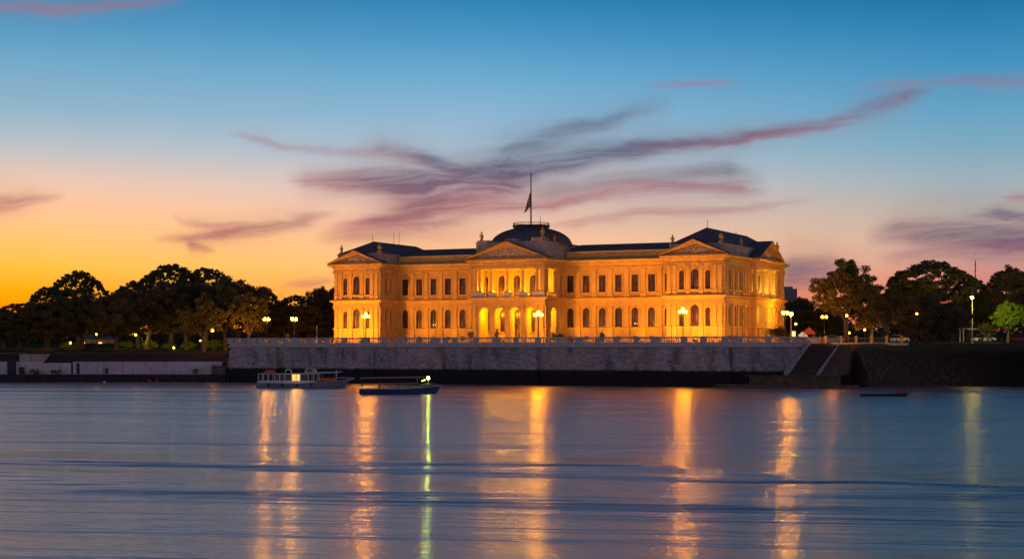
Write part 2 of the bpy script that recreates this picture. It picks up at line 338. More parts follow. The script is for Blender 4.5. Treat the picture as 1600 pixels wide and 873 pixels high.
# ------------------------------------------------------------------ mesh helpers
class MB:
    def __init__(s, T=None): s.v = []; s.f = []; s.T = T
    def add(s, vs, fs):
        o = len(s.v)
        if s.T: vs = [s.T(*p) for p in vs]
        s.v += [tuple(p) for p in vs]; s.f += [tuple(i+o for i in f) for f in fs]; return s
    def quad(s, a, b, c, d): return s.add([a, b, c, d], [(0,1,2,3)])
    def box(s, x0, x1, y0, y1, z0, z1):
        return s.add([(x0,y0,z0),(x1,y0,z0),(x1,y1,z0),(x0,y1,z0),(x0,y0,z1),(x1,y0,z1),(x1,y1,z1),(x0,y1,z1)],
                     [(0,3,2,1),(4,5,6,7),(0,1,5,4),(1,2,6,5),(2,3,7,6),(3,0,4,7)])
    def frustum(s, a, b):      # a, b = (x0,x1,y0,y1,z)
        (x0,x1,y0,y1,z0), (X0,X1,Y0,Y1,z1) = a, b
        return s.add([(x0,y0,z0),(x1,y0,z0),(x1,y1,z0),(x0,y1,z0),(X0,Y0,z1),(X1,Y0,z1),(X1,Y1,z1),(X0,Y1,z1)],
                     [(0,3,2,1),(4,5,6,7),(0,1,5,4),(1,2,6,5),(2,3,7,6),(3,0,4,7)])
    def lathe(s, cx, cy, prof, n=12, sx=1, sy=1):
        vs = []; fs = []
        for r, z in prof:
            for k in range(n):
                a = 2*math.pi*k/n; vs.append((cx+r*sx*math.cos(a), cy+r*sy*math.sin(a), z))
        for i in range(len(prof)-1):
            for k in range(n):
                a = i*n+k; b = i*n+(k+1) % n; fs.append((a, b, b+n, a+n))
        fs.append(tuple(range(n-1, -1, -1))); fs.append(tuple((len(prof)-1)*n+k for k in range(n)))
        return s.add(vs, fs)
    def tube(s, pts, rads, n=6):
        pts = [Vector(p) for p in pts]; vs = []; fs = []
        if not isinstance(rads, (list, tuple)): rads = [rads]*len(pts)
        for i, p in enumerate(pts):
            d = (pts[min(i+1, len(pts)-1)] - pts[max(i-1, 0)]).normalized()
            up = Vector((0,0,1)) if abs(d.z) < .9 else Vector((1,0,0))
            a = d.cross(up).normalized(); b = d.cross(a)
            for k in range(n):
                t = 2*math.pi*k/n; q = p + (a*math.cos(t)+b*math.sin(t))*rads[i]; vs.append(tuple(q))
        for i in range(len(pts)-1):
            for k in range(n):
                a = i*n+k; b = i*n+(k+1) % n; fs.append((a, b, b+n, a+n))
        fs.append(tuple(range(n-1, -1, -1))); fs.append(tuple((len(pts)-1)*n+k for k in range(n)))
        return s.add(vs, fs)
    def ball(s, cx, cy, cz, r, n=8, sz=1):
        pr = [(max(.001, r*math.sin(math.pi*i/n)), cz - r*sz*math.cos(math.pi*i/n)) for i in range(n+1)]
        return s.lathe(cx, cy, pr, n+2)
    def build(s, name, m, parent=None, smooth=False, loc=None):
        me = bpy.data.meshes.new(name); me.from_pydata(s.v, [], s.f); me.materials.append(m)
        if smooth: me.polygons.foreach_set('use_smooth', [True]*len(me.polygons))
        me.update()
        o = bpy.data.objects.new(name, me); C.objects.link(o)
        if parent: o.parent = parent
        if loc: o.location = loc
        return o
def tag(o, label=None, cat=None, group=None, kind=None):
    if label: o['label'] = label
    if cat: o['category'] = cat
    if group: o['group'] = group
    if kind: o['kind'] = kind
    return o
def empty(name, loc=(0,0,0), rz=0, label=None, cat=None, group=None):
    o = bpy.data.objects.new(name, None); C.objects.link(o); o.location = loc; o.rotation_euler = (0,0,rz); o.empty_display_size = .3
    return tag(o, label, cat, group)
def copy_tree(o, parent=None):
    c = o.copy(); C.objects.link(c); c.parent = parent
    for ch in list(o.children): copy_tree(ch, c)
    return c
def at(px, Y): return (px - CX)/F * Y          # world X of a column of the photograph at distance Y
def zat(py, Y): return CAMZ + (HOR - py)*Y/F

# local frame shared by palace and river wall (x along the facade, y inland, z above the terrace)
TH = R(25.6); O = Vector((37.2, 280.0, 7.0)); ct, sn = math.cos(TH), math.sin(TH)
def W(lx, ly, z=0): return (O.x + lx*ct + ly*sn, O.y - lx*sn + ly*ct, O.z + z)
def LX(p, ly=0.0):
    k = (p-CX)/F; return (k*(O.y + ly*ct) - O.x - ly*sn)/(ct + k*sn)
def LY(p, lx=0.0):
    k = (p-CX)/F; return (k*(O.y - lx*sn) - O.x - lx*ct)/(sn - k*ct)

# ------------------------------------------------------------------ water and ground
w = MB(); w.quad((-1500,-600,0),(1500,-600,0),(1500,300,0),(-1500,300,0))
tag(w.build('river', M['water']), kind='structure')

WY = -27.3                     # river wall line, local y
XL = LX(360, WY); XR = LX(1207, WY)
PL = W(XL, WY)                 # left end of the river wall in world
QX = PL[0] - 1.0               # the quay on the left begins here
P1 = W(XR, WY); P2l = (LX(1241, -20.0), -20.0); P3l = (LX(1260, -8.0), -8.0)
P2 = W(*P2l); P3 = W(*P3l)
def smooth(a, b, v):
    t = max(0, min(1, (v-a)/(b-a))); return t*t*(3-2*t)
def hills(X, Y): return math.sin(X*.31+Y*.17)*.5 + math.sin(X*.13-Y*.29+1)*.5
def ground_z(X, Y):
    # left quay
    if X < QX + 2:
        if Y < 293.2: return -2
        if Y < 299: return 3.3 + (Y-293.2)/5.8*1.9 + .05*hills(X*3, Y*3)
        return 5.2 + min(2.2, (Y-299)*.02)
    if X > 44:
        ys = 252 + 2.5*math.sin(X*.11) + (X-44)*.02         # shoreline
        if X < 56.2 and Y < 263.5: ys = 262.0                  # the stairs cut the bank
        d = Y - ys
        top = 6.85 + min(2.4, max(0, Y-264)*.011)
        t = max(0, min(1, d/12.0))
        if X < 56.2: t = max(0, min(1, d/2.0))
        z = -1.0 + (top+1.0)*(t**.8)
        if 0 < t < 1: z += .35*hills(X*2.2, Y*2.6) + .2*hills(X*5, Y*6)
        return min(z, top + .1)
    ll_y = (X-O.x)*sn + (Y-O.y)*ct     # inside the terrace
    if ll_y < -18.5: return -2
    return 6.8
def build_ground():
    xs = [-3000,-1500,-700,-400,-250]; x = -180
    while x < 180: xs.append(x); x += 1.5
    xs += [180,250,400,700,1500,3000]
    ys = []; y = 240
    while y < 305: ys.append(y); y += 1.0
    while y < 420: ys.append(y); y += 4
    ys += [450,500,600,800,1200,2000,3500,6000]
    vs = [(X, Y, ground_z(X, Y)) for Y in ys for X in xs]; n = len(xs)
    fs = []
    for j in range(len(ys)-1):
        for i in range(n-1):
            a = j*n+i; q = (a, a+1, a+n+1, a+n)
            if max(vs[k][2] for k in q) > -1.9: fs.append(q)
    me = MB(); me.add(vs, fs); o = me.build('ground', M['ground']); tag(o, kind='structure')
build_ground()

# ------------------------------------------------------------------ terrace and river wall
ter = MB(); base = [(XL+.6, WY+.6), (XR-.6, WY+.6), (P2l[0]-.8, P2l[1]+.3), (P3l[0]-.8, P3l[1]), (P3l[0]-.8, 60), (XL+.6, 60)]
ter.add([(x, y, 0) for x, y in base] , [(0,1,2,3,4,5)])
to = ter.build('terrace', M['pave']); to.location = O; to.rotation_euler = (0,0,-TH); tag(to, kind='structure')

wall = empty('river_wall', O, -TH, 'long battered grey masonry river wall below the palace terrace', 'wall')
def wall_run(pts, zb=-7.6, zt=-.75, batter=.9):
    """battered wall face along local points, body behind"""
    mb = MB()
    def nrm(a, b):
        dx, dy = b[0]-a[0], b[1]-a[1]; L = math.hypot(dx, dy); return (dy/L, -dx/L)
    n = len(pts); outs = []
    for i, p in enumerate(pts):
        ns = []
        if i > 0: ns.append(nrm(pts[i-1], p))
        if i < n-1: ns.append(nrm(p, pts[i+1]))
        nx = sum(q[0] for q in ns)/len(ns); ny = sum(q[1] for q in ns)/len(ns); L2 = nx*nx+ny*ny
        outs.append((nx/L2, ny/L2))
    for i in range(n-1):
        a, b = pts[i], pts[i+1]; oa, ob = outs[i], outs[i+1]
        mb.quad((a[0]+oa[0]*batter, a[1]+oa[1]*batter, zb), (b[0]+ob[0]*batter, b[1]+ob[1]*batter, zb), (b[0], b[1], zt), (a[0], a[1], zt))
    return mb
pts = [(XL, 20), (XL, WY), (XR, WY), P2l, P3l, (P3l[0], 12)]
wall_run(pts).build('wall_face', M['masonry'], wall)
for (a, b, pr) in ((362, 432, .9), (575, 583, .5), (806, 838, .7), (1019, 1083, .9), (1085, 1138, 1.0)):
    xa, xb = LX(a, WY-pr), LX(b, WY-pr)
    mb = MB(); mb.frustum((xa-.7, xb+.7, WY-pr-1.1, WY+1, -7.6), (xa, xb, WY-pr, WY+1, -.75)); mb.build('buttress', M['masonry'], wall)
# footing ledge and coping
ft = wall_run([(XL-1.2, 20), (XL-1.2, WY-1.6), (XR+1, WY-1.6), (P2l[0]+1.2, P2l[1]-1)], -7.6, -6.5, .4)
fl = [(XL-1.2, WY-1.6), (XR+1, WY-1.6), (P2l[0]+1.2, P2l[1]-1), (P2l[0]-3, P2l[1]), (XR-3, WY+2), (XL+2, WY+2)]
ft.add([(x, y, -6.5) for x, y in fl], [(0,1,2,3,4,5)])
ft.build('footing', M['masonry'], wall)

def offset(pts, d, closed):
    n = len(pts); out = []
    for i in range(n):
        ns = []
        for a, b in ((i-1, i), (i, i+1)):
            if not closed and (a < 0 or b >= n): continue
            p, q = pts[a % n], pts[b % n]; dx, dy = q[0]-p[0], q[1]-p[1]; L = math.hypot(dx, dy); ns.append((dy/L, -dx/L))
        nx = sum(q[0] for q in ns)/len(ns); ny = sum(q[1] for q in ns)/len(ns); L2 = max(.25, nx*nx+ny*ny)
        out.append((pts[i][0]+nx/L2*d, pts[i][1]+ny/L2*d))
    return out
def sweep(mb, pts, prof, closed=False, drop=()):
    """profile = [(outward, z)...] swept along pts with mitred corners"""
    rings = [[(x, y, z) for x, y in offset(pts, d, closed)] for d, z in prof]
    n = len(pts)
    for i in range(n if closed else n-1):
        if i in drop: continue
        j = (i+1) % n
        for a, b in zip(rings, rings[1:]): mb.quad(a[i], a[j], b[j], b[i])
    return mb
rimp = [(XL, 20), (XL, WY), (XR, WY), P2l, P3l, (P3l[0], 12)]
sweep(MB(), rimp, [(-.3,-.75),(.18,-.75),(.28,-.62),(.28,-.5),(.12,-.42),(.12,.0),(-.5,.0)]).build('coping', M['stonerail'], wall)

bal = empty('stone_balustrade', O, -TH, 'pale stone balustrade with pedestals along the edge of the palace terrace', 'balustrade')
def baluster_prof(z0):
    return [(.07,z0),(.07,z0+.05),(.045,z0+.1),(.085,z0+.24),(.08,z0+.32),(.04,z0+.5),(.045,z0+.58),(.07,z0+.62),(.07,z0+.68)]
ped_px = [360,371.5,396,406.6,428.6,447,463,489,513,538.5,571,601,630,655,680,696,711,744.5,776.6,807,841,873,905,935,964,995,1026,1069,1099,1133,1150,1200]
peds = [(LX(p, WY), WY) for p in ped_px]
peds += [P2l, ((P2l[0]+P3l[0])/2, (P2l[1]+P3l[1])/2), P3l, (P3l[0], 1), (P3l[0], 12)]
peds = [(XL, 10), (XL, -4), (XL, -16)] + peds
ru = sweep(MB(), [(XL, 12)] + [(XL, WY), (XR, WY), P2l, P3l, (P3l[0], 12)], [(.14,.74),(.2,.8),(.2,.9),(.12,.97),(-.12,.97),(-.2,.9),(-.2,.8),(-.14,.74),(.14,.74)])
ru.build('handrail', M['stonerail'], bal)
sweep(MB(), [(XL, 12)] + [(XL, WY), (XR, WY), P2l, P3l, (P3l[0], 12)], [(.16,.0),(.16,.07),(-.16,.07),(-.16,.0)]).build('base_course', M['stonerail'], bal)
for i, (x, y) in enumerate(peds):
    ww = .75 if i % 4 == 1 else .5
    mb = MB(); mb.box(-ww, ww, -.24, .24, -.02, .74); mb.box(-ww-.06, ww+.06, -.29, .29, .74, 1.0); mb.box(-ww-.04, ww+.04, -.27, .27, -.02, .1)
    if i+1 < len(peds): q = peds[i+1]; a = math.atan2(q[1]-y, q[0]-x)
    o = mb.build('pedestal', M['stonerail'], bal); o.location = (x, y, 0); o.rotation_euler = (0,0,a)
    if i+1 < len(peds):
        L = math.hypot(q[0]-x, q[1]-y); n = max(1, int((L-1.3)/.42)); mb = MB()
        for k in range(n):
            t = (.75 + (L-1.5)*(k+.5)/n)/L
            mb.lathe(x+(q[0]-x)*t, y+(q[1]-y)*t, baluster_prof(.06), 6)
        mb.build('baluster_row', M['stonerail'], bal, smooth=True)

# ------------------------------------------------------------------ palace
pal = empty('palace', O, -TH, 'long floodlit cream two storey palace with pediments and a flat dark dome', 'palace')
XA, XB = -80.2, -70.0       # left pavilion
XC, XD = -48.4, -33.55      # central portico
XE, XF = -10.6, 0.0         # right pavilion
YW = 7.0; YC = -2.3; YB = 38.0
foot = [(XA, YB), (XA, 0), (XB, 0), (XB, YW), (XC, YW), (XC, YC), (XD, YC), (XD, YW), (XE, YW), (XE, 0), (XF, 0), (XF, 15.6), (1.2, 15.6), (1.2, 30), (0, 30), (0, YB)]
Z1, Z2, ZC = 8.4, 13.9, 15.7
def Tx(y0): return lambda u, d, z: (u, y0+d, z)         # wall facing the river
def Ty(x0): return lambda u, d, z: (x0-d, u, z)         # wall facing downstream (+x)
def Tl(x0): return lambda u, d, z: (x0+d, u, z)
def wall_panel(mb, T, u0, u1, z0, z1, ops, th=.4, seg=8):
    q = lambda a, b, c, d: mb.add([T(*a), T(*b), T(*c), T(*d)], [(0,1,2,3)])
    cur = u0
    for (uc, ww, zs, zt, arch) in sorted(ops):
        a, b = uc-ww/2, uc+ww/2
        q((cur,0,z0),(a,0,z0),(a,0,z1),(cur,0,z1))
        if zs > z0: q((a,0,z0),(b,0,z0),(b,0,zs),(a,0,zs)); q((a,0,zs),(b,0,zs),(b,th,zs),(a,th,zs))
        if arch:
            r = ww/2; sp = zt - r; prev = (a, sp)
            for k in range(1, seg+1):
                t = math.pi*(1-k/seg); p = (uc+r*math.cos(t), sp+r*math.sin(t))
                q((prev[0],0,prev[1]),(p[0],0,p[1]),(p[0],0,z1),(prev[0],0,z1))
                q((prev[0],0,prev[1]),(p[0],0,p[1]),(p[0],th,p[1]),(prev[0],th,prev[1])); prev = p
            top = sp
        else:
            q((a,0,zt),(b,0,zt),(b,0,z1),(a,0,z1)); q((a,0,zt),(b,0,zt),(b,th,zt),(a,th,zt)); top = zt
        q((a,0,zs),(a,th,zs),(a,th,top),(a,0,top)); q((b,0,zs),(b,th,zs),(b,th,top),(b,0,top))
        cur = b
    q((cur,0,z0),(u1,0,z0),(u1,0,z1),(cur,0,z1))
    return mb
def ring(mb, T, uc, w0, w1, zs, zt0, zt1, d0, d1, arch, seg=10):
    """band between an inner and an outer opening outline, extruded d0..d1"""
    def outl(ww, zt):
        r = ww/2
        if arch: return [(uc-r, zs)] + [(uc-r*math.cos(math.pi*k/seg), zt-r+r*math.sin(math.pi*k/seg)) for k in range(seg+1)] + [(uc+r, zs)]
        return [(uc-r, zs), (uc-r, zt), (uc+r, zt), (uc+r, zs)]
    A, B = outl(w0, zt0), outl(w1, zt1)
    for i in range(len(A)-1):
        a, b, c, d = A[i], A[i+1], B[i+1], B[i]
        f = [T(p[0], d0, p[1]) for p in (a, b, c, d)] + [T(p[0], d1, p[1]) for p in (a, b, c, d)]
        mb.add(f, [(0,1,2,3), (4,7,6,5), (0,4,5,1), (2,6,7,3)])
    f0 = [T(*p) for p in ((A[0][0],d0,zs),(B[0][0],d0,zs),(B[0][0],d1,zs),(A[0][0],d1,zs))]
    return mb
def window(T, uc, ww, zs, zt, arch, lit=False, surround=True, d=.28, mullions=1):
    fr = MB(); ring(fr, T, uc, ww-.22, ww-.004, zs+.004, zt-.11, zt-.004, d-.06, d+.1, arch)
    def tb(u0, u1, d0, d1, z0, z1):
        p, q = T(u0, d0, z0), T(u1, d1, z1)
        fr.box(min(p[0],q[0]), max(p[0],q[0]), min(p[1],q[1]), max(p[1],q[1]), z0, z1)
    tb(uc-.05, uc+.05, d-.04, d+.08, zs, zt-.1)
    trs = zt - ww/2 if arch else zs + (zt-zs)*.74
    tb(uc-ww/2+.1, uc+ww/2-.1, d-.05, d+.06, trs-.05, trs+.05)
    if ww > .9:
        tb(uc-ww/2+.1, uc+ww/2-.1, d-.02, d+.04, zs+(trs-zs)*.35-.025, zs+(trs-zs)*.35+.025)
    tb(uc-ww/2+.1, uc+ww/2-.1, d-.05, d+.09, zs+.004, zs+.18)
    f = fr.build('window', M['wood'], pal)
    p = MB(); r = (ww-.02)/2
    if arch:
        o = [(uc-r, zs)] + [(uc-r*math.cos(math.pi*k/10), zt-.02-r+r*math.sin(math.pi*k/10)) for k in range(11)] + [(uc+r, zs)]
    else: o = [(uc-r, zs), (uc-r, zt), (uc+r, zt), (uc+r, zs)]
    p.add([T(u, d+.05, z) for u, z in o], [tuple(range(len(o)))])
    p.build('pane', M['litpane'] if lit == 2 else M['pane'], f)
    if lit == 1:            # a lamp burning low behind the glass
        l = MB(); T0 = T(uc-.15, d+.02, zs+.75); l.ball(T0[0], T0[1], T0[2], .16, 6); T0 = T(uc+.3, d+.02, zs+.7); l.ball(T0[0], T0[1], T0[2], .1, 6); l.build('table_lamp', M['litpane'], f)
    if surround:
        s = MB(); ring(s, T, uc, ww+.004, ww+.5, zs, zt+.004, zt+.25, -.10, .0, arch)
        if arch:
            t = [T(uc-.16, -.2, zt), T(uc+.16, -.2, zt), T(uc+.22, -.2, zt+.5), T(uc-.22, -.2, zt+.5), T(uc-.16, 0, zt), T(uc+.16, 0, zt), T(uc+.22, 0, zt+.5), T(uc-.22, 0, zt+.5)]
            s.add(t, [(0,1,2,3),(0,4,5,1),(1,5,6,2),(2,6,7,3),(3,7,4,0)])
        a, b = T(uc-ww/2-.3, -.22, zs-.14), T(uc+ww/2+.3, .0, zs)
        s.box(min(a[0],b[0]), max(a[0],b[0]), min(a[1],b[1]), max(a[1],b[1]), zs-.14, zs-.004)
        s.build('surround', M['trim'], f)
def pilaster(T, uc, z0, z1, ww=.78, dp=.2):
    mb = MB()
    def tb(u0, u1, d0, z0, z1):
        p, q = T(u0, -d0, z0), T(u1, 0, z1)
        mb.box(min(p[0],q[0]), max(p[0],q[0]), min(p[1],q[1]), max(p[1],q[1]), z0, z1)
    tb(uc-ww/2-.12, uc+ww/2+.12, dp+.1, z0, z0+.28); tb(uc-ww/2-.05, uc+ww/2+.05, dp+.05, z0+.28, z0+.42)
    tb(uc-ww/2, uc+ww/2, dp, z0+.42, z1-.5)
    tb(uc-ww/2-.04, uc+ww/2+.04, dp+.05, z1-.5, z1-.42); tb(uc-ww/2, uc+ww/2, dp+.02, z1-.42, z1-.3)
    tb(uc-ww/2-.12, uc+ww/2+.12, dp+.12, z1-.3, z1-.14); tb(uc-ww/2-.18, uc+ww/2+.18, dp+.18, z1-.14, z1)
    mb.build('pilaster', M['trim'], pal)
def pedestal_low(T, uc, z0, z1, ww=1.05, dp=.26):
    mb = MB(); p, q = T(uc-ww/2, -dp, z0), T(uc+ww/2, 0, z1)
    mb.box(min(p[0],q[0]), max(p[0],q[0]), min(p[1],q[1]), max(p[1],q[1]), z0, z1)
    mb.build('pilaster_pedestal', M['trim'], pal)
def apron(T, uc, ww):        # blind balustrade under an upper window
    mb = MB()
    p, q = T(uc-ww/2, -.16, Z1+1.02), T(uc+ww/2, 0, Z1+1.17); mb.box(min(p[0],q[0]), max(p[0],q[0]), min(p[1],q[1]), max(p[1],q[1]), Z1+1.02, Z1+1.17)
    n = int(ww/.26)
    for k in range(n):
        c = T(uc-ww/2+(k+.5)*ww/n, -.08, 0); mb.lathe(c[0], c[1], [(.04,Z1+.31),(.08,Z1+.5),(.035,Z1+.8),(.06,Z1+1.02)], 5)
    mb.build('window_balustrade', M['trim'], pal)
def sides(T, u0, u1, wins, pils, wide=1.15, narrow=None, arch_up=False, lits=()):
    lo = [(u, wide, 3.0, 6.7, True) for u in wins]; up = [(u, wide, 9.6, 13.3 if arch_up else 12.8, arch_up) for u in wins]
    mb = MB(); wall_panel(mb, T, u0, u1, 0, Z1, lo); wall_panel(mb, T, u0, u1, Z1, ZC, up); mb.build('wall', M['stucco'], pal)
    for i, o in enumerate(lo): window(T, *o, lit=(1 if i in lits else False))
    for o in up:
        window(T, *o); apron(T, o[0], wide+.5)
    for u in pils:
        pedestal_low(T, u, .35, 2.86); pilaster(T, u, 3.1, 7.0); pedestal_low(T, u, Z1+.305, 9.44); pilaster(T, u, 9.6, Z2)
    for o in lo:      # basement vents under the ground floor windows
        m2 = MB(); p, q = T(o[0]-.4, -.04, .7), T(o[0]+.4, .02, 1.4); m2.box(min(p[0],q[0]), max(p[0],q[0]), min(p[1],q[1]), max(p[1],q[1]), .7, 1.4); m2.build('basement_vent', M['iron'], pal)
# left pavilion
T = Tx(0)
def pav(T, xa, xb, w3):
    lo = [(w3[0], .95, 3, 6.4, True), (w3[1], 1.6, 3, 6.9, True), (w3[2], .95, 3, 6.4, True)]
    up = [(w3[0], .95, 9.6, 13.0, True), (w3[1], 1.5, 9.6, 13.25, True), (w3[2], .95, 9.6, 13.0, True)]
    mb = MB(); wall_panel(mb, T, xa, xb, 0, Z1, lo); wall_panel(mb, T, xa, xb, Z1, ZC, up); mb.build('wall', M['stucco'], pal)
    for o in lo: window(T, *o)
    for o in up: window(T, *o); apron(T, o[0], o[1]+.35)
    ps = [xa+.5, xa+1.55, (w3[0]+w3[1])/2-.02, (w3[1]+w3[2])/2+.02, xb-1.55, xb-.5]
    for u in ps:
        pedestal_low(T, u, .35, 2.86, .85); pilaster(T, u, 3.1, 7.0, .58, .24); pedestal_low(T, u, Z1+.305, 9.44, .85); pilaster(T, u, 9.6, Z2, .58, .24)
pav(Tx(0), XA, XB, (-77.65, -75.1, -72.55))
pav(Tx(0), XE, XF, (-7.75, -5.3, -2.85))
sides(Ty(XB), 0, YW, [2.6, 4.4], [.5, 1.6, 3.5, 5.6, 6.6], .72)
# wings
wl = [-68.1, -64.9, -61.7, -58.5, -55.25, -52.0]
sides(Tx(YW), XB, XC, wl, [(a+b)/2 for a, b in zip(wl, wl[1:])]+[-50.3], 1.35, lits=(2,))
wr = [-32.4+3.27*i for i in range(7)]
sides(Tx(YW), XD, XE, wr, [(a+b)/2 for a, b in zip(wr, wr[1:])], 1.4, lits=(4,))
# right pavilion, downstream side
sides(Ty(XF), 0, 15.6, [3.6, 6.7, 9.6], [.6, 1.7, 5.15, 8.15, 11.2, 12.6, 14.6], .95, arch_up=True)
sides(Ty(XF), 30, YB, [31.6, 34.2], [30.5, 32.9, 35.6, 37.4], .85, arch_up=True)
mb = MB(); mb.quad((XA,YB,0),(XA,0,0),(XA,0,ZC),(XA,YB,ZC)); mb.quad((XA,YB,0),(XF,YB,0),(XF,YB,ZC),(XA,YB,ZC))
mb.quad((XC,YW,0),(XC,YC,0),(XC,YC,Z1),(XC,YW,Z1)); mb.quad((XC,YW,Z2),(XC,YC,Z2),(XC,YC,ZC),(XC,YW,ZC)); mb.quad((XC,YW,Z1),(XC,1.0,Z1),(XC,1.0,Z2),(XC,YW,Z2))
mb.quad((XE,YW,0),(XE,0,0),(XE,0,ZC),(XE,YW,ZC)); mb.build('wall', M['stucco'], pal)

# central portico: arcade below, colonnade above
LBK = 3.2
arx = [LX(p, YC) for p in (757, 781, 804.7, 829)]
mb = MB(); wall_panel(mb, Tx(YC), XC, XD, 0, Z1, [(u, 2.05, 0.02, 6.7, True) for u in arx], .7, 12)
wall_panel(mb, Tx(YC+.7), XC, XD, 0, Z1, [(u, 2.05, 0.02, 6.7, True) for u in arx], .01, 12)
mb.build('arcade_wall', M['stucco'], pal)
for u in arx:
    s = MB(); ring(s, Tx(YC), u, 2.06, 2.6, 3.0, 6.71, 6.98, -.12, 0, True, 14); s.build('arch_moulding', M['trim'], pal)
for u in [XC+.55]+[(a+b)/2 for a, b in zip(arx, arx[1:])]+[arx[-1]+1.72, XD-.45, XD-1.35]:
    pedestal_low(Tx(YC), u, .35, 2.86, .8); pilaster(Tx(YC), u, 2.87, 7.0, .55, .22)
T = Ty(XD); mb = MB()
wall_panel(mb, T, YC, YW, 0, Z1, [(1.65, 2.3, .02, 6.7, True)], .6, 12); wall_panel(mb, T, LBK, YW, Z1, ZC, [(5.2, .9, 9.6, 12.8, False)])
mb.build('wall', M['stucco'], pal); window(T, 5.2, .9, 9.6, 12.8, False)
s = MB(); ring(s, T, 1.65, 2.31, 2.8, 3, 6.71, 6.95, -.12, 0, True, 14); s.build('arch_moulding', M['trim'], pal)
for u in (YC+.45, YC+1.6, 3.7, 4.3, 6.3): pedestal_low(T, u, .35, 2.86, .8); pilaster(T, u, 3.1, 7.0, .55, .22)
for u in (4.0, 6.4): pedestal_low(T, u, Z1+.305, 9.44, .8); pilaster(T, u, 9.6, Z2, .6)
bkl = [(LX(p, LBK), 1.35, 2.2 if k != 2 else .05, 6.5, True) for k, p in enumerate((760, 786, 809, 835))]
bku = [(LX(p, LBK), 1.4, 9.0, 12.9, True) for p in (758, 784, 808, 833)]
mb = MB(); wall_panel(mb, Tx(LBK), XC, XD, 0, Z1-.25, bkl); wall_panel(mb, Tx(LBK), XC, XD, Z1+.3, Z2, bku)
mb.quad((XC+.6,YC,0),(XC+.6,LBK,0),(XC+.6,LBK,Z1),(XC+.6,YC,Z1))
mb.build('loggia_wall', M['stucco'], pal)
mb = MB(); mb.box(XC+.05, XD-.05, YC+.72, LBK, Z1-.25, Z1+.3); mb.build('loggia_floor', M['trim'], pal)
mb = MB(); mb.box(XC+.02, XD-.02, YC+.02, YW, Z2-.02, ZC-.02); mb.build('loggia_ceiling', M['stucco'], pal)
for k, o in enumerate(bkl): window(Tx(LBK), *o, lit=(1 if k == 2 else False))
for o in bku: window(Tx(LBK), *o, surround=True)
mb = MB(); mb.box(XC, XC+.7, YC, 1.0, Z1, Z2); mb.build('corner_pier', M['trim'], pal)
def column(x, y, z0, z1, r=.33, parent=pal):
    mb = MB(); h = z1-z0
    mb.box(x-r*1.35, x+r*1.35, y-r*1.35, y+r*1.35, z0, z0+.14)
    mb.lathe(x, y, [(r*1.3,z0+.14),(r*1.3,z0+.24),(r*1.05,z0+.32),(r,z0+.42),(r*.97,z0+h*.5),(r*.85,z1-.5),(r*.95,z1-.46),(r*.86,z1-.42),(r*.95,z1-.36),(r*1.35,z1-.14)], 12)
    mb.box(x-r*1.4, x+r*1.4, y-r*1.4, y+r*1.4, z1-.14, z1)
    mb.build('column', M['trim'], parent, smooth=False)
cols = [LX(p, YC+.5) for p in (744, 768.5, 793.4, 817.5, 842)]
cols = [cols[0]-.1, cols[0]+.8] + cols[1:4] + [cols[4]-.35, cols[4]+.6]
PD = [LX(p, YC) for p in (744.5, 768.5, 793.4, 817.5, 842)]
for x in cols: column(x, YC+.42, 9.6, Z2)
for y in (2.9,): column(XD-.45, y, 9.6, Z2)
mb = MB(); mb.box(XD-.75, XD-.05, YC+.05, -.35, 9.6, Z2); mb.build('corner_pier', M['trim'], pal)
for i, x in enumerate(PD):
    ww = .75 if 0 < i < 4 else 1.2
    xx = x if 0 < i < 4 else (XC+1.15 if i == 0 else XD-1.15)
    mb = MB(); mb.box(xx-ww, xx+ww, YC-.1, YC+.95, Z1+.3, 9.45); mb.box(xx-ww-.08, xx+ww+.08, YC-.18, YC+1, 9.45, 9.6); mb.build('column_pedestal', M['stonerail'], pal)
edges = [XC+2.35] + [v for x in PD[1:4] for v in (x-.75, x+.75)] + [XD-2.35]
for a, b in zip(edges[::2], edges[1::2]):
    mb = MB(); mb.box(a, b, YC+.02, YC+.38, 9.35, 9.56); mb.box(a, b, YC+.05, YC+.35, Z1+.3, Z1+.42); n = int((b-a)/.26)
    for k in range(n): mb.lathe(a+(k+.5)*(b-a)/n, YC+.2, [(.06,Z1+.42),(.1,Z1+.6),(.05,Z1+.85),(.07,9.35)], 6)
    mb.build('balcony_balustrade', M['trim'], pal)
mb = MB(); mb.box(XD-.4, XD-.05, -.35, 3.2, 9.35, 9.56)
for k in range(12): mb.lathe(XD-.2, -.2+k*.28, [(.06,Z1+.3),(.1,Z1+.6),(.05,Z1+.85),(.07,9.35)], 6)
mb.build('balcony_balustrade', M['trim'], pal)

# mouldings round the whole plan
sweep(MB(), foot, [(0,0),(.22,0),(.22,.3),(.12,.35),(.12,.36),(0,.36)], True).build('plinth', M['trim'], pal)
sweep(MB(), foot, [(0,2.865),(.24,2.865),(.3,2.93),(.3,3.03),(.2,3.09),(0,3.09)], True, drop=(5,6)).build('plinth_moulding', M['trim'], pal)
sweep(MB(), foot, [(0,7.0),(.2,7.0),(.2,7.25),(.26,7.25),(.26,7.5),(.12,7.52),(.12,8.0),(.3,8.05),(.34,8.18),(.62,8.24),(.7,8.4),(.7,8.55),(.3,8.7),(0,8.7)], True).build('string_course', M['trim'], pal)
sweep(MB(), foot, [(0,Z2),(.24,Z2),(.24,Z2+.22),(.3,Z2+.22),(.3,Z2+.42),(.14,Z2+.45),(.14,Z2+.95),(.3,Z2+1.0),(.42,Z2+1.22),(.95,Z2+1.34),(1.05,Z2+1.6),(1.05,Z2+1.72),(.6,Z2+1.85),(-.9,Z2+2.45)], True).build('cornice', M['trim'], pal)
dn = MB()
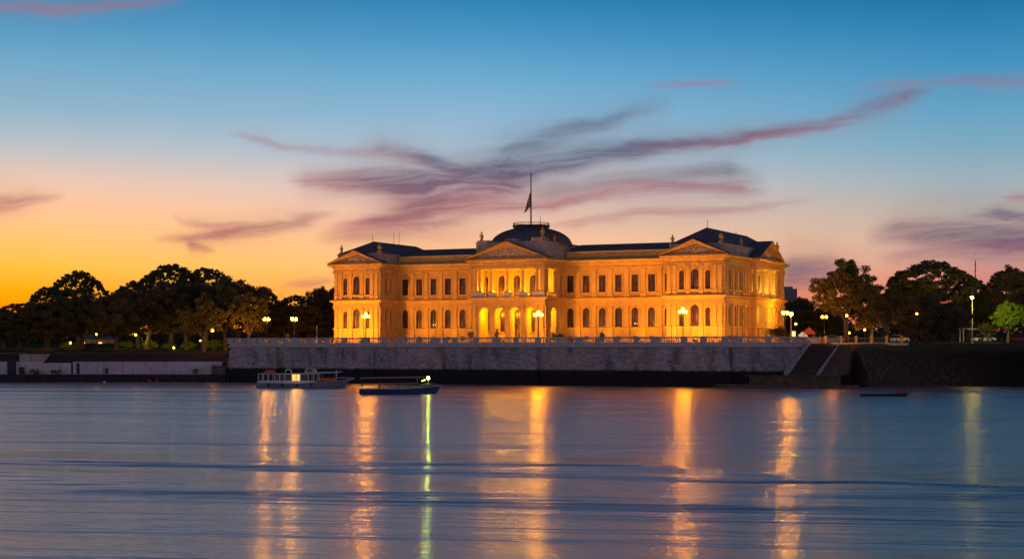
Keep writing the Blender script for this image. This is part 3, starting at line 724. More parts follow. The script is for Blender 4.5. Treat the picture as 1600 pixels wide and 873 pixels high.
op = offset(foot, .0, True)
for i in range(1, len(foot)-1):
    a, b = foot[i], foot[i+1]; L = math.hypot(b[0]-a[0], b[1]-a[1]); n = int(L/.55); dx, dy = (b[0]-a[0])/L, (b[1]-a[1])/L; nx, ny = dy, -dx
    for k in range(n):
        t = (k+.5)*L/n; c = (a[0]+dx*t+nx*.5, a[1]+dy*t+ny*.5)
        ex, ey = abs(dx)*.13+abs(nx)*.2, abs(dy)*.13+abs(ny)*.2
        dn.box(c[0]-ex, c[0]+ex, c[1]-ey, c[1]+ey, Z2+1.08, Z2+1.27)
dn.build('dentil_row', M['trim'], pal)

# attics
ZA = ZC+.65
def attic(x0, x1, y0, y1, z1, z0=ZC):
    mb = MB(); mb.box(x0, x1, y0, y1, z0, z1-.25)
    mb.box(x0-.12, x1+.12, y0-.12, y1+.12, z1-.25, z1)
    n = max(2, int((x1-x0)/3.3))
    for k in range(n+1):
        c = x0+.3+(x1-x0-.6)*k/n; mb.box(c-.3, c+.3, y0-.1, y0, z0, z1-.25)
    n = max(1, int((y1-y0)/3.3))
    for k in range(n+1):
        c = y0+.3+(y1-y0-.6)*k/n; mb.box(x1, x1+.1, c-.3, c+.3, z0, z1-.25)
    return mb.build('attic', M['trim'], pal)
attic(XB, XC, YW+.9, YW+14, ZA+1.0); attic(XD, XE, YW+.9, YW+14, ZA+1.0)
attic(XA+.3, XB-.3, .9, 30, 17.75).data.materials[0] = M['attic']
attic(XE+.3, XF-.3, .9, YB-1, 17.75).data.materials[0] = M['attic']
attic(XC+.3, XD-.3, -1.2, YW+10, 19.0).data.materials[0] = M['attic']
for q_ in ((-36.6,-34.2,-1.5,1.2,19.0,19.6), (-47.8,-45.4,-1.5,1.2,19.0,19.35), (-41.8,-39.6,-1.4,.4,19.0,19.5)): MB().box(*q_).build('attic_block', M['attic'], pal)

# roofs
def ridge_roof(x0, x1, y0, y1, z0, z1, axis, inset, trunc=.0):
    mb = MB(); e = .5
    X0, X1, Y0, Y1 = x0-e, x1+e, y0-e, y1+e
    if axis == 'x': a, b = (X0+inset, (Y0+Y1)/2, z1), (X1-inset, (Y0+Y1)/2, z1); mb.add([(X0,Y0,z0),(X1,Y0,z0),(X1,Y1,z0),(X0,Y1,z0),a,b], [(0,1,5,4),(1,2,5),(2,3,4,5),(3,0,4)])
    else: a, b = ((X0+X1)/2, Y0+inset, z1), ((X0+X1)/2, Y1-inset, z1); mb.add([(X0,Y0,z0),(X1,Y0,z0),(X1,Y1,z0),(X0,Y1,z0),a,b], [(0,1,4),(1,2,5,4),(2,3,5),(3,0,4,5)])
    r = .09; 
    cs = [mb.v[i] for i in range(4)]
    if axis == 'x': pr = [(0,a),(3,a),(1,b),(2,b)]
    else: pr = [(0,a),(1,a),(2,b),(3,b)]
    for i, q in pr: mb.tube([cs[i], q], r, 5)
    mb.tube([a, b], r, 5)
    return mb.build('roof', M['slate'], pal)
ridge_roof(XB+.3, XC, YW+1.3, YW+14, ZA+1.0, 19.0, 'x', .6)
ridge_roof(XD, XE-.3, YW+1.3, YW+14, ZA+1.0, 19.0, 'x', .6)
ridge_roof(XA+.9, XB-.9, 1.6, 29, 17.75, 20.4, 'y', 5.5)
ridge_roof(XE+.8, XF-.8, 1.6, YB-2, 17.75, 20.9, 'y', 5.5)
# flat dome with railed platform
dcx, dcy = -41.0, LY(830, -41.0)
pr = [(7.9,18.6),(7.9,18.9)]
for k in range(1, 9):
    t = k/8*math.radians(62); pr.append((7.7*math.cos(t), 18.9+2.95*math.sin(t)/math.sin(math.radians(62))))
pr += [(3.45,21.8),(3.45,21.9)]
mb = MB(); mb.lathe(dcx, dcy, pr, 48)
for k in range(48):
    a = 2*math.pi*k/48; mb.tube([(dcx+r*math.cos(a), dcy+r*math.sin(a), z+.03) for r, z in pr[1:10]], .06, 4)
mb.build('dome', M['slate'], pal)
mb = MB(); mb.lathe(dcx, dcy, [(3.4,21.6),(3.4,22.3),(3.6,22.35),(3.6,22.6),(3.0,22.62)], 40); dm = mb.build('dome_platform', M['iron'], pal)
mb = MB()
for k in range(44):
    a = 2*math.pi*k/44; x, y = dcx+3.45*math.cos(a), dcy+3.45*math.sin(a); mb.tube([(x,y,22.6),(x,y,23.12)], .03 if k % 4 else .05, 5)
for z in (23.1, 22.85): mb.tube([(dcx+3.45*math.cos(2*math.pi*k/44), dcy+3.45*math.sin(2*math.pi*k/44), z) for k in range(45)], .035, 5)
mb.build('platform_railing', M['iron'], pal)
mb = MB(); mb.lathe(dcx-.05, dcy, [(.2,22.6),(.16,23.2),(.14,27),(.09,32.4),(.15,32.45),(.12,32.6),(.02,32.75)], 8); mb.build('flagpole', M['iron'], pal)
# flag, a thing of its own
fl = MB(); n = 10; mm = 12; vs = []
for i in range(n+1):
    for j in range(mm+1):
        t = j/mm; s = i/n
        x = -(.16 + 1.55*s*(.45+.55*t)) ; zz = 29.3 - 3.0*t - 1.5*s*(1-.15*t)
        yy = .28*math.sin(s*9+t*2.0)*s + .12*math.sin(t*8+s*4)
        vs.append((x, yy, zz))
fs = [(i*(mm+1)+j, (i+1)*(mm+1)+j, (i+1)*(mm+1)+j+1, i*(mm+1)+j+1) for i in range(n) for j in range(mm)]
def mat_flag():
    m = bpy.data.materials.new('flag_cloth'); m.use_nodes = True; g = NG(m.node_tree); p = g.n['Principled BSDF']
    tc = g.new('ShaderNodeTexCoord').outputs['Object']; x, y, z = g.sep(tc)
    v = g.m('SUBTRACT', z, g.m('MULTIPLY', x, .75))
    r = g.ramp(g.maprange(v, 26.5, 29.6), [(0,(.30,.27,.27,1)),(.42,(.24,.22,.24,1)),(.5,(.75,.36,.08,1)),(.74,(.75,.32,.08,1)),(.8,(.12,.10,.12,1))])
    g.l.new(r.outputs[0], p.inputs['Base Color']); p.inputs['Roughness'].default_value = .8; return m
fl.add(vs, fs); fo = fl.build('flag', mat_flag(), smooth=True); fx = W(dcx, dcy, 0); fo.location = fx; fo.rotation_euler = (0,0,-TH); fo.scale = (.8,.8,1)
tag(fo, 'limp dark flag with an orange band hanging from the pole on the dome', 'flag')

# pediments
def pediment(T, u0, u1, z0, zp, depth, n_rel):
    uc = (u0+u1)/2
    mb = MB(); mb.add([T(u0+.6,.1,z0), T(u1-.6,.1,z0), T(uc,.1,zp-.5), T(u0+.6,depth,z0), T(u1-.6,depth,z0), T(uc,depth,zp-.5)], [(0,1,2),(3,5,4),(0,3,4,1),(1,4,5,2),(2,5,3,0)])
    mb.build('tympanum', M['attic'], pal)
    rk = MB()
    for s_, ue in ((-1, u0), (1, u1)):
        dx, dz = uc-ue, zp-z0; L = math.hypot(dx, dz); nx, nz = -dz/L*(1 if dx > 0 else -1), abs(dx)/L
        for (h0, h1, d0) in ((-.62,-.28,-.45), (-.28,-.1,-.8), (-.1,.1,-1.1)):
            A = (ue+nx*h0, z0+nz*h0); B = (uc, zp+h0*L/abs(dx)); D = (ue+nx*h1, z0+nz*h1); E_ = (uc, zp+h1*L/abs(dx))
            A = (ue, z0+h0*L/abs(dx)); D = (ue, z0+h1*L/abs(dx))
            f = [T(p[0], d0, max(p[1], z0)) for p in (A,B,E_,D)] + [T(p[0], .3, max(p[1], z0)) for p in (A,B,E_,D)]
            rk.add(f, [(0,1,2,3),(4,7,6,5),(0,4,5,1),(2,6,7,3),(3,7,4,0)])
    rk.build('raking_cornice', M['trim'], pal)
    rf = MB()
    for ue in (u0-.05, u1+.05):
        f = [T(ue,-1.1,z0+.12), T(uc,-1.1,zp+.22), T(uc,depth,zp+.22), T(ue,depth,z0+.12)]; rf.add(f, [(0,1,2,3)])
    rf.build('pediment_roof', M['slate'], pal)
    rl = MB(); rnd = random.Random(n_rel)
    half = (u1-u0)/2
    for k in range(n_rel):
        t = rnd.uniform(-1, 1)*.74; hmax = (zp-z0-1.0)*(1-abs(t)*1.1)
        if hmax < .12: continue
        c = T(uc+t*half, .05, z0+.25+rnd.random()*hmax*.9); rl.tube([(c[0]-.0,c[1],c[2]-.12), c, T(uc+t*half+rnd.uniform(-.3,.3), .0, z0+.3+rnd.random()*hmax*.8)], [.04,rnd.uniform(.07,.13),.04], 5)
    for k in range(10):
        a = 2*math.pi*k/10; c = T(uc+.62*math.cos(a), -.02, z0+.95+.55*math.sin(a)); rl.ball(c[0], c[1], c[2], .17, 5)
    c = T(uc, -.05, z0+.95); rl.ball(c[0], c[1], c[2], .38, 6)
    for s_ in (-1, 1):
        pts_ = [T(uc+s_*(.7+.32*q), -.02, z0+.75+.35*math.sin(q*1.5)*(1-q/9)) for q in range(7)]; rl.tube(pts_, [.16,.15,.14,.12,.1,.08,.05], 5)
    rl.build('relief', M['relief'], pal)
pediment(Tx(0), XA-1.0, XB+1.0, ZC+.02, 18.2, 2.2, 30)
pediment(Tx(0), XE-1.0, XF+1.0, ZC+.02, 18.35, 2.2, 30)
pediment(Tx(YC), XC-1.0, XD+1.0, ZC+.02, 18.9, 2.2, 110)
pediment(Ty(1.2), 15.6-.8, 30.8, ZC+.02, 19.1, 3.2, 40)

# downstream portico
mb = MB()
mb.box(-1.9, -1.6, 15.6, 30, 0, Z2); mb.box(-1.6, 1.2, 15.6, 16.2, 0, Z1); mb.box(-1.6, 1.2, 29.4, 30, 0, Z1)
mb.box(-1.6, 1.15, 15.65, 29.95, Z1-.4, Z1+.25); mb.box(-1.6, 1.15, 15.62, 29.98, Z2, ZC-.03)
mb.box(-1.6, .3, 15.6, 16.1, Z1, Z2); mb.box(-1.6, .3, 29.5, 30, Z1, Z2)
mb.build('side_portico_wall', M['stucco'], pal)
for y in (16.4, 20.6, 25.0, 29.2):
    column(.8, y, 9.5, Z2, .36); mb = MB(); mb.box(.3, 1.25, y-.5, y+.5, Z1+.25, 9.5); mb.build('column_pedestal', M['trim'], pal)
for y in (16.6, 19.3, 20.7, 24.9, 26.3, 29.0): column(.75, y, .3, 7.0, .34)
for y in (18.4, 22.8, 27.2):
    window(Ty(-1.6), y, 1.7, 9.3, 13.0, True, surround=False, d=-.04)
    window(Ty(-1.6), y, 1.8, .4, 5.8, True, surround=False, d=-.04, lit=2)
mb = MB()
for a, b in ((16.9, 20.1), (21.1, 24.5), (25.5, 28.7)):
    mb.box(.6, .95, a, b, 9.2, 9.4)
    for k in range(10): mb.lathe(.78, a+(k+.5)*(b-a)/10, [(.06,Z1+.25),(.1,Z1+.55),(.05,9.2)], 5)
mb.build('balcony_balustrade', M['trim'], pal)

# roof ornaments
def urn(x, y, z, s=1.0):
    mb = MB(); mb.box(x-.4*s, x+.4*s, y-.4*s, y+.4*s, z, z+.5*s)
    mb.lathe(x, y, [(r*s, z+h*s) for r, h in ((.16,.5),(.13,.65),(.36,.85),(.5,1.15),(.46,1.4),(.25,1.58),(.3,1.66),(.12,1.8),(.05,1.95))], 10)
    mb.build('urn', M['trim'], pal, smooth=False)
def statue(x, y, z, s=1.0):
    mb = MB(); mb.box(x-.45*s, x+.45*s, y-.4*s, y+.4*s, z, z+.3*s)
    mb.lathe(x, y, [(r*s, z+h*s) for r, h in ((.34,.3),(.28,.7),(.2,1.0),(.24,1.35),(.2,1.55),(.09,1.68))], 9, 1, .8)
    mb.ball(x, y, z+1.85*s, .19*s, 6, 1.15)
    mb.tube([(x-.3*s,y,z+1.5*s),(x-.38*s,y-.1,z+1.15*s),(x-.2*s,y-.3*s,z+.95*s)], [.11*s,.09*s,.07*s], 5)
    mb.tube([(x+.3*s,y,z+1.45*s),(x+.34*s,y-.05,z+1.2*s),(x+.36*s,y-.1,z+.8*s)], [.11*s,.09*s,.07*s], 5)
    mb.build('statue', M['trim'], pal)
statue(XA+.8, 1.4, 17.75, .9); urn(XB-.8, 1.5, 17.75, .95); statue(XE+.2, 2.6, 17.75, .9); urn(XF-.9, 1.5, 17.75, .95)
statue(XC+1.1, -.6, 19.0, 1.0); statue(XD-1.2, -.5, 19.4, 1.05); urn(XD-.8, 4, 18.9, .7); urn(XD-.8, 7, 18.9, .7)
urn(XF-.8, YB-8, 17.75, .9); statue(XF-.8, YB-1.7, 17.75, 1.1); urn(XF-.7, 32.0, 17.75, .9); statue(XF-.9, 13.2, 17.75, .8)
mb = MB()
for x, y, h in ((-74.7, 14, 2.0), (-74.9, 16.5, 1.9), (-75.1, 6.2, .9), (-5.3, 7, 1.5), (-5.3, 24, .6), (dcx+1.9, dcy, 3.4)):
    mb.tube([(x,y,20.2),(x,y,20.9+h)], .05, 4)
mb.build('roof_mast', M['iron'], pal)

# ------------------------------------------------------------------ floodlights on the terrace, each with its own lamp
def floodlight(lx, ly, tx, ty, tz, watts, label, color=SOD, size=70, lz=.0):
    p = Vector(W(lx, ly, lz)); t = Vector(W(tx, ty, tz)); d = (t-p).normalized()
    e = empty('floodlight', p, math.atan2(d.y, d.x)-math.pi/2, label, 'floodlight', 'floodlights aimed at the palace')
    b = MB(); b.box(-.3,.3,-.12,.12,0,.05); b.box(-.33,-.28,-.05,.05,.05,.45); b.box(.28,.33,-.05,.05,.05,.45); b.build('bracket', M['iron'], e)
    b = MB(); b.frustum((-.2,.2,-.25,-.15,.25), (-.27,.27,-.2,.12,.6)); b.build('housing', M['iron'], e)
    b = MB(); b.quad((-.25,.13,.3),(.25,.13,.3),(.25,.16,.58),(-.25,.16,.58)); b.build('lens', M['flood'], e)
    L = bpy.data.lights.new('spot', 'SPOT'); L.energy = watts*(.34 if color == UP else .53); L.color = color; L.spot_size = R(size); L.spot_blend = 1; L.shadow_soft_size = .25
    o = bpy.data.objects.new('floodlight_beam', L); C.objects.link(o); o.parent = e
    o.location = (0, .3, .6)
    q = Vector(W(tx, ty, tz)) - (p + d*.3 + Vector((0,0,.6)))
    o.rotation_mode = 'QUATERNION'
    qq = q.to_track_quat('-Z', 'Y'); o.rotation_quaternion = Matrix.Rotation(-e.rotation_euler.z, 3, 'Z').to_quaternion() @ qq
KW = 1000
fls = [(-79,-9,-77.5,0,6,9*KW,100,'outer'), (-73,-9,-73.5,0,5,8*KW,100,'inner'),
       (-74,-14,-60,YW,8,17*KW,75,'outer'), (-57,-12,-54,YW,8,9*KW,95,'inner'),
       (-46,-13,-44,YC,7,3.5*KW,95,'left'), (-37,-13,-38,YC,7,4*KW,95,'right'),
       (-36,-14,-26,YW,8,17*KW,75,'inner'), (-24,-11,-21,YW,8,13*KW,95,'middle'), (-16,-11,-15,YW,9,12*KW,95,'outer'),
       (-8,-10,-7,0,6,10*KW,100,'left'), (-2,-10,-2.5,0,6,10*KW,100,'right'),
       (-75,-22,-75,0,17,9*KW,40,'distant'), (-41,-24,-41,-2,17,10*KW,48,'distant'), (-5,-22,-5,0,17,9*KW,42,'distant')]
where = ['left pavilion','left pavilion','left wing','left wing','central portico','central portico','right wing','right wing','right wing','right pavilion','right pavilion','left pediment','central pediment','right pediment']
for (a, b, c, d, e_, w_, s_, nm), wh in zip(fls, where):
    floodlight(a, b, c, d, e_, w_, 'small black %s floodlight on the terrace before the %s' % (nm, wh), size=s_)
for x, y, ww, lab in ((-77.5,-3.0,1500,'left edge of the left pavilion'), (-72.5,-3.0,1500,'inner edge of the left pavilion'), (-63.3,3.6,1000,'left wing, second bay'), (-56.9,3.6,1000,'left wing, fourth bay'), (-50.5,3.4,800,'left wing beside the portico'),
        (-30.8,3.4,1300,'right wing beside the portico'), (-24.2,3.6,1300,'right wing, third bay'), (-17.7,3.6,1300,'right wing, fifth bay'), (-9.0,-3.0,1500,'inner edge of the right pavilion'), (-4.0,-3.0,1500,'middle of the right pavilion'), (-.8,-3.2,1100,'outer corner of the right pavilion')):
    floodlight(x, y, x, y+3.2, 7.5, ww, 'floodlight close to the wall, ' + lab, color=UP, size=125)
for x, y in ((9, 3), (11, 33)):
    floodlight(x, y, 0, y, 6, 1.6*KW, 'small black floodlight beside the downstream wall, %s one' % ('nearer' if y == 3 else 'farther'), size=110)
def light(kind, loc, watts, color, size=.2, spot=None, target=None, name='lamp_light'):
    L = bpy.data.lights.new(name, kind); L.energy = watts*(.34 if color == UP else .53); L.color = color; L.shadow_soft_size = size
    if kind == 'SPOT': L.spot_size = R(spot); L.spot_blend = 1
    o = bpy.data.objects.new(name, L); C.objects.link(o); o.location = loc
    if target: o.rotation_euler = (Vector(target)-Vector(loc)).to_track_quat('-Z', 'Y').to_euler()
    return o
LOG = (1.0, .46, .008)
for x in PD[:-1] + [PD[4]]: light('POINT', W(x+.9, YC+1.1, 9.75), 1000, LOG, .12, name='loggia_uplight')
for x in arx: light('POINT', W(x-.4, YC+2.6, 5.6), 1200, LOG, .2, name='arcade_lamp')
light('POINT', W(XD-1.5, 1.6, 5.4), 480, LOG, .2, name='arcade_lamp'); light('POINT', W(XD-1.8, 1.2, 11.5), 520, LOG, .2, name='loggia_uplight')
GRN = (.95, .85, .26)
for y in (18.4, 22.8, 27.2):
    light('POINT', W(-.4, y, 9.4), 380, GRN, .15, name='portico_uplight'); light('POINT', W(-.2, y, 5.5), 140, GRN, .2, name='portico_lamp')

# ------------------------------------------------------------------ lamps
def globe_lamp(px, py, Y, zb, label, kind='twin', mat_='globe', r=.24, post='iron', name='street_lamp', group='lamps on the terrace', cat='street lamp'):
    X = at(px, Y); z = zat(py, Y); h = z - zb
    e = empty(name, (X, Y, zb), R(random.uniform(-8, 8)), label, cat, group)
    b = MB()
    b.lathe(0, 0, [(.28,0),(.28,.12),(.16,.3),(.13,.7),(.09,.8),(.07,h*.55),(.05,h-.35),(.08,h-.3),(.04,h-.25)], 8); b.build('post', M[post], e)
    heads = {'single': [(0,0,0)], 'twin': [(-.36,0,0),(.36,0,0)], 'three': [(-.5,0,0),(.5,0,0),(0,0,.35)], 'four': [(-.5,0,-.05),(.5,0,-.05),(0,-.35,.0),(0,0,.42)]}[kind]
    a = MB()
    for x, y, dz in heads:
        if x or y: a.tube([(0,0,h-.5),(x*.6,y*.6,h-.62+dz*.3),(x,y,h+dz-r-.06)], .035, 5)
        else: a.tube([(0,0,h-.5),(0,0,h+dz-r)], .04, 5)
        a.lathe(x, y, [(.07,h+dz-r-.1),(.12,h+dz-r+.04),(.05,h+dz-r+.06)], 6)
    a.build('bracket', M[post], e)
    for x, y, dz in heads:
        g = MB(); g.ball(x, y, h+dz, r, 6); g.build('globe', M[mat_], e, smooth=True)
    return e
def terr(px, ly): return W(LX(px, ly), ly)[1]
globe_lamp(571.5, 494, terr(571,-23), 7, 'black candelabra lamp before the left pavilion', 'four')
globe_lamp(841.5, 491.5, terr(841,-25), 7, 'black candelabra lamp right of the central arches', 'four')
globe_lamp(1067, 486.5, terr(1067,-24), 7, 'black candelabra lamp before the right pavilion', 'four')
globe_lamp(416.5, 498.5, terr(416,-16), 7, 'twin globe lamp nearest the left end of the terrace', 'twin', r=.27)
globe_lamp(459.5, 498.5, terr(459,-14), 7, 'twin globe lamp midway between the terrace end and the left pavilion', 'twin', r=.27)
globe_lamp(1227, 488.5, 300, 7, 'tall twin globe lamp touching the palace right corner', 'twin', r=.3)
globe_lamp(1236, 490.5, 285, 7, 'bright globe lamp just right of the twin lamp by the palace corner', 'single', r=.33, post='white')
globe_lamp(1243.5, 506, 330, 7, 'low yellow globe lamp behind the terrace corner', 'single', 'globe_yellow', r=.24)
globe_lamp(1288, 495, 300, 7, 'twin globe lamp on the path behind the river stairs', 'twin', 'globe_small', r=.26, group='lamps in the riverside park')
globe_lamp(1323, 493, 268, 7, 'single lamp half hidden by the tall orange lit tree', 'single', 'globe_small', r=.2, group='lamps in the riverside park')
globe_lamp(1327, 520, 300, 7, 'low lamp beside the pale trunk of the tall tree', 'single', 'globe_small', r=.18, group='lamps in the riverside park')
globe_lamp(1351, 515, 296, 7, 'lamp glowing low between the two dark trunks', 'single', 'globe_small', r=.2, group='lamps in the riverside park')
globe_lamp(1432.5, 490, 262, 7, 'small orange lamp in front of the round dark bush tree', 'single', 'globe_small', r=.17, group='lamps in the riverside park')
globe_lamp(1519, 464.5, 282, 7, 'tall yellow white lamp on a pale pole on the right lawn', 'single', 'globe_tall', r=.26, post='white', group='lamps in the riverside park')
lp = [(110,535.5,318,'yellow lamp glowing under the trees left of the round crowned tree','globe_yellow',.22),(150.5,522,322,'small orange lamp above the left park, second from the left','globe_small',.17),
      (212,523,318,'yellow lamp low in the middle of the left park trees','globe_yellow',.24),(222,518,330,'orange lamp high in the middle of the left park trees','globe_small',.17),
      (271.5,543,316,'bright yellow lamp at grass level in the left park','globe_yellow',.22),(313,532,325,'yellow lamp left of the trunks near the terrace','globe_yellow',.18),
      (332,516.5,312,'tallest orange lamp of the left park, close to the terrace end','globe_small',.25)]
for px, py, Y, lab, mm_, r in lp:
    globe_lamp(px, py, Y, 5.3, lab, 'twin' if px == 84 else 'single', mm_, r, name='park_lamp', group='lamps under the trees of the left park', cat='park lamp')
def glow(px, py, Y, w_, col=SOD, s=.3): return light('SPOT', (at(px, Y), Y-.8, zat(py, Y)), w_*1.8, col, s, 150, (at(px, Y), Y+7, zat(py, Y)+1.2), name='added_fill_spot')  # added fill spot without a fixture, turned inland to brighten trees and bushes
for px, py, Y, w_ in ((416,498,297,0),(459,498,297,0)): pass
glow(60, 520, 300, 700, (1,.5,.15)); glow(180, 510, 300, 800, (1,.55,.15)); glow(260, 500, 300, 1000, (1,.5,.12)); glow(330, 500, 298, 1600); glow(1375, 500, 262, 700, (1,.5,.15)); glow(1455, 470, 300, 900, (1,.6,.2))
glow(395, 512, 305, 2600); glow(365, 515, 312, 1100); glow(445, 500, 330, 900); glow(500, 505, 330, 900)
glow(272, 540, 325, 500, (1,.75,.2)); glow(212, 528, 330, 700, (1,.8,.2)); glow(110, 535, 330, 500, (1,.6,.15)); glow(155, 535, 330, 300)
glow(1270, 485, 285, 3800); glow(1300, 520, 300, 1200); glow(1345, 522, 300, 800); glow(1400, 525, 295, 900, (1,.6,.15))
glow(1552, 480, 280, 8000, (1,.85,.12)); light('SPOT', (at(1300,268),268,11.5), 550, SOD, .3, 130, (at(1288,258),257,3), name='added_fill_spot'); glow(1268, 515, 271, 1500); glow(1317, 520, 262, 700); glow(1395, 520, 285, 600)  # the spot over the stairs is likewise added, with no fixture

# ------------------------------------------------------------------ river stairs at the right end
st = empty('river_stairs', O, -TH, 'broad stone stairs down to the landing right of the river wall', 'stairs')
sx0, sx1 = P2l[0]-.2, P2l[0]+5.0; sy0 = P2l[1]-4; n = 26; run = 12.5
mb = MB()
for k in range(n):
    z0 = -5.1 + k*(4.7/n); mb.box(sx0, sx1, sy0+run*k/n, sy0+run+.5, z0-.0, z0+4.7/n)
mb.build('steps', mat('stair_stone', (.10,.07,.05), .85, .25, .7, bump=.5), st)
def ramp_wall(x0, x1, name, h=.55):
    mb = MB(); a = [(x0, sy0-1, -5.5), (x1, sy0-1, -5.5), (x1, sy0+run+.5, -1.5), (x0, sy0+run+.5, -1.5)]
    zt = [-5.1+h, -5.1+h, -.4+h, -.4+h]; top = [(p[0], p[1], z) for p, z in zip(a, zt)]
    mb.add(a+top, [(4,5,6,7),(0,1,5,4),(1,2,6,5),(2,3,7,6),(3,0,4,7)]); mb.build(name, M['stonerail'], st)
ramp_wall(sx0-.1, sx0+.45, 'parapet', .75); ramp_wall(sx1-.05, sx1+.2, 'kerb', .35)
mb = MB(); 
for k in range(20):
    z0 = -5.1 + k*(4.7/20); mb.box(sx1+.25, sx1+1.9, sy0+run*k/20+.01, sy0+run+.5, z0-.001, z0+4.7/20)
mb.build('side_steps', M['rock'], st)
mb = MB(); mb.box(sx0-4.5, sx1+3.5, sy0-4.8, sy0-.02, -7.8, -5.25); mb.box(sx0-5.0, sx1+3.8, sy0-5.2, sy0-.03, -5.25, -5.08); mb.build('landing', M['algae'] if 'algae' in M else M['rock'], st)
mb = MB(); mb.box(sx0-9, sx1+7.5, sy0-8.5, sy0-4.9, -7.8, -6.45); mb.build('lower_landing', M['rock'], st)
# rocks on the bank
def rock_bm(mb, x, y, z, s, rnd):
    vs = []; n = 7
    for i in range(4):
        for k in range(n):
            a = 2*math.pi*k/n+i*.3; r = s*(1, 1.0, .7, .25)[i]*rnd.uniform(.7, 1.2)
            vs.append((x+r*math.cos(a), y+r*math.sin(a), z+s*(-.4, .1, .5, .7)[i]*rnd.uniform(.8, 1.2)))
    fs = [(i*n+k, i*n+(k+1) % n, (i+1)*n+(k+1) % n, (i+1)*n+k) for i in range(3) for k in range(n)] + [tuple(3*n+k for k in range(n))]
    mb.add(vs, fs)
rnd = random.Random(3); rk = MB()
for k in range(1500):
    X = 46 + 28*rnd.random()**1.5; Y = 252 + 10*rnd.random()**(1.1 if X < 64 else 2.6)
    Z = ground_z(X, Y) if X > 60 else 0
    X = max(X, 57.2) if Y > 254 else X
    Z = ground_z(X, Y); 
    if Z < -.4: continue
    rock_bm(rk, X, Y, Z, rnd.uniform(.08, .3), rnd)
tag(rk.build('rocks', M['rock']), 'loose reddish brown rocks scattered on the bank right of the stairs', 'rocks', kind='stuff')

# ------------------------------------------------------------------ left quay
qw = empty('quay_wall', (0, 0, 0), 0, 'pale lilac lit quay wall with a door and dark panels left of the palace terrace', 'quay wall')
def Xq(p): return at(p, 293)
segs = [(-60, 12, 566), (25, 66, 566), (66, 111, 568), (114, 192, 566), (192, 240, 566), (240, 347, 566)]
for a, b, yt in segs:
    mb = MB(); x0, x1 = Xq(a), Xq(b)-.05; zt = zat(yt, 293)
    mb.box(x0, x1, 293, 293.8, 1.3, zt); mb.box(x0, x1+.02, 292.9, 293.9, zt, zt+.15); mb.build('wall_section', M['lilac'], qw)
mb = MB(); mb.box(Xq(-400), Xq(-60), 293, 293.8, 1.3, zat(566,293)); mb.build('wall_section', M['lilac'], qw)
M['algae'] = mat('algae_stone', (.035,.032,.028), .8, .4, 1.2, bump=1, bscale=2)
mb = MB(); mb.box(Xq(-400), QX+.6, 289.6, 293.6, -1.5, 1.35)
for k in range(70):
    x = Xq(-20)+k*1.15; mb.box(x, x+.28, 289.35, 289.6, -1, 1.2+.2*math.sin(k*2.3))
mb.build('quay_base', M['algae'], qw)
M['brownwall'] = mat('brown_parapet', (.13,.10,.085), .9, .25, .6, bump=.5, stain=.6)
mb = MB(); mb.box(Xq(-400), Xq(27), 298.5, 299.1, 3, 5.35); mb.box(Xq(66), QX-4, 298.7, 299.2, 3, 5.25); mb.build('parapet', M['brownwall'], qw)
mb = MB(); mb.box(Xq(27.3), Xq(65.7), 294.2, 298, 3.3, zat(553, 294)); mb.build('pale_block', M['attic'], qw)
for a, b, c, d in ((120,124.5,568,583.4),(165,168.5,576,583.4),(12,24,562,583.4),(30,38,574,583.4),(58,60,577,583.4)):
    mb = MB(); x0, x1 = Xq(a), Xq(b); mb.box(x0, x1, 292.8, 292.98, zat(d,293), zat(c,293)); mb.box(x0-.08, x1+.08, 292.75, 292.79, zat(c,293), zat(c,293)+.1); mb.build('dark_panel', M['iron'], qw)  # one door; other dark slabs stand in for a shaded recess and gap
mb = MB(); mb.box(Xq(321), Xq(327), 292.7, 292.97, zat(581,293), zat(572,293)); mb.build('niche', M['bluehull'], qw)
mb = MB(); x0, x1 = Xq(262), Xq(335)      # ramp
mb.add([(x0,291.2,1.36),(x1,291.2,1.36),(x1,291.2,3.2),(x0,292.95,1.36),(x1,292.95,1.36),(x1,292.95,3.2)], [(0,1,2),(0,2,5,3),(1,4,5,2)]); mb.build('ramp', M['stonerail'], qw)
mb = MB(); mb.box(Xq(335), QX+.4, 290.6, 293.4, 1.3, 2.9); mb.build('ramp_platform', M['brownwall'], qw)
def bits(px, Y, z, n, s, label, cat, m):
    rnd = random.Random(int(px)); mb = MB()
    for k in range(n):
        x = rnd.uniform(-s, s); h = rnd.uniform(.3, 1); mb.tube([(x,0,0),(x+rnd.uniform(-.3,.3),rnd.uniform(-.2,.2),h*.6),(x+rnd.uniform(-.6,.6),rnd.uniform(-.3,.3),h)], [.05,.03,.01], 4)
        mb.ball(x+rnd.uniform(-.3,.3), 0, h*.8, rnd.uniform(.1,.25), 4)
    o = mb.build('quay_plant', m, loc=(at(px, Y), Y, z)); tag(o, label, cat, 'weeds on the quay ledge')
bits(54, 291.6, 1.35, 14, .9, 'dark weeds on the quay ledge below the tall pale block', 'plant', M['leaf'])
bits(36, 291.6, 1.35, 8, .5, 'dark weed clump just left of the pale block on the ledge', 'plant', M['leaf'])
bits(86, 291.6, 1.35, 12, 1.1, 'low dark weeds midway along the quay ledge', 'plant', M['leaf'])
bits(305, 291, 1.5, 6, .5, 'small weed beside the ramp on the quay', 'plant', M['leaf'])
def buoy(px, py, r, m, lab):
    Y = CAMZ*F/(py-HOR); mb = MB(); mb.ball(0, 0, r*.3, r, 8); mb.lathe(0, 0, [(r*.3,r*1.2),(r*.18,r*1.6),(r*.3,r*1.7)], 8)
    tag(mb.build('mooring_buoy', m, smooth=True, loc=(at(px, Y), Y, 0)), lab, 'buoy', 'mooring buoys by the left quay')
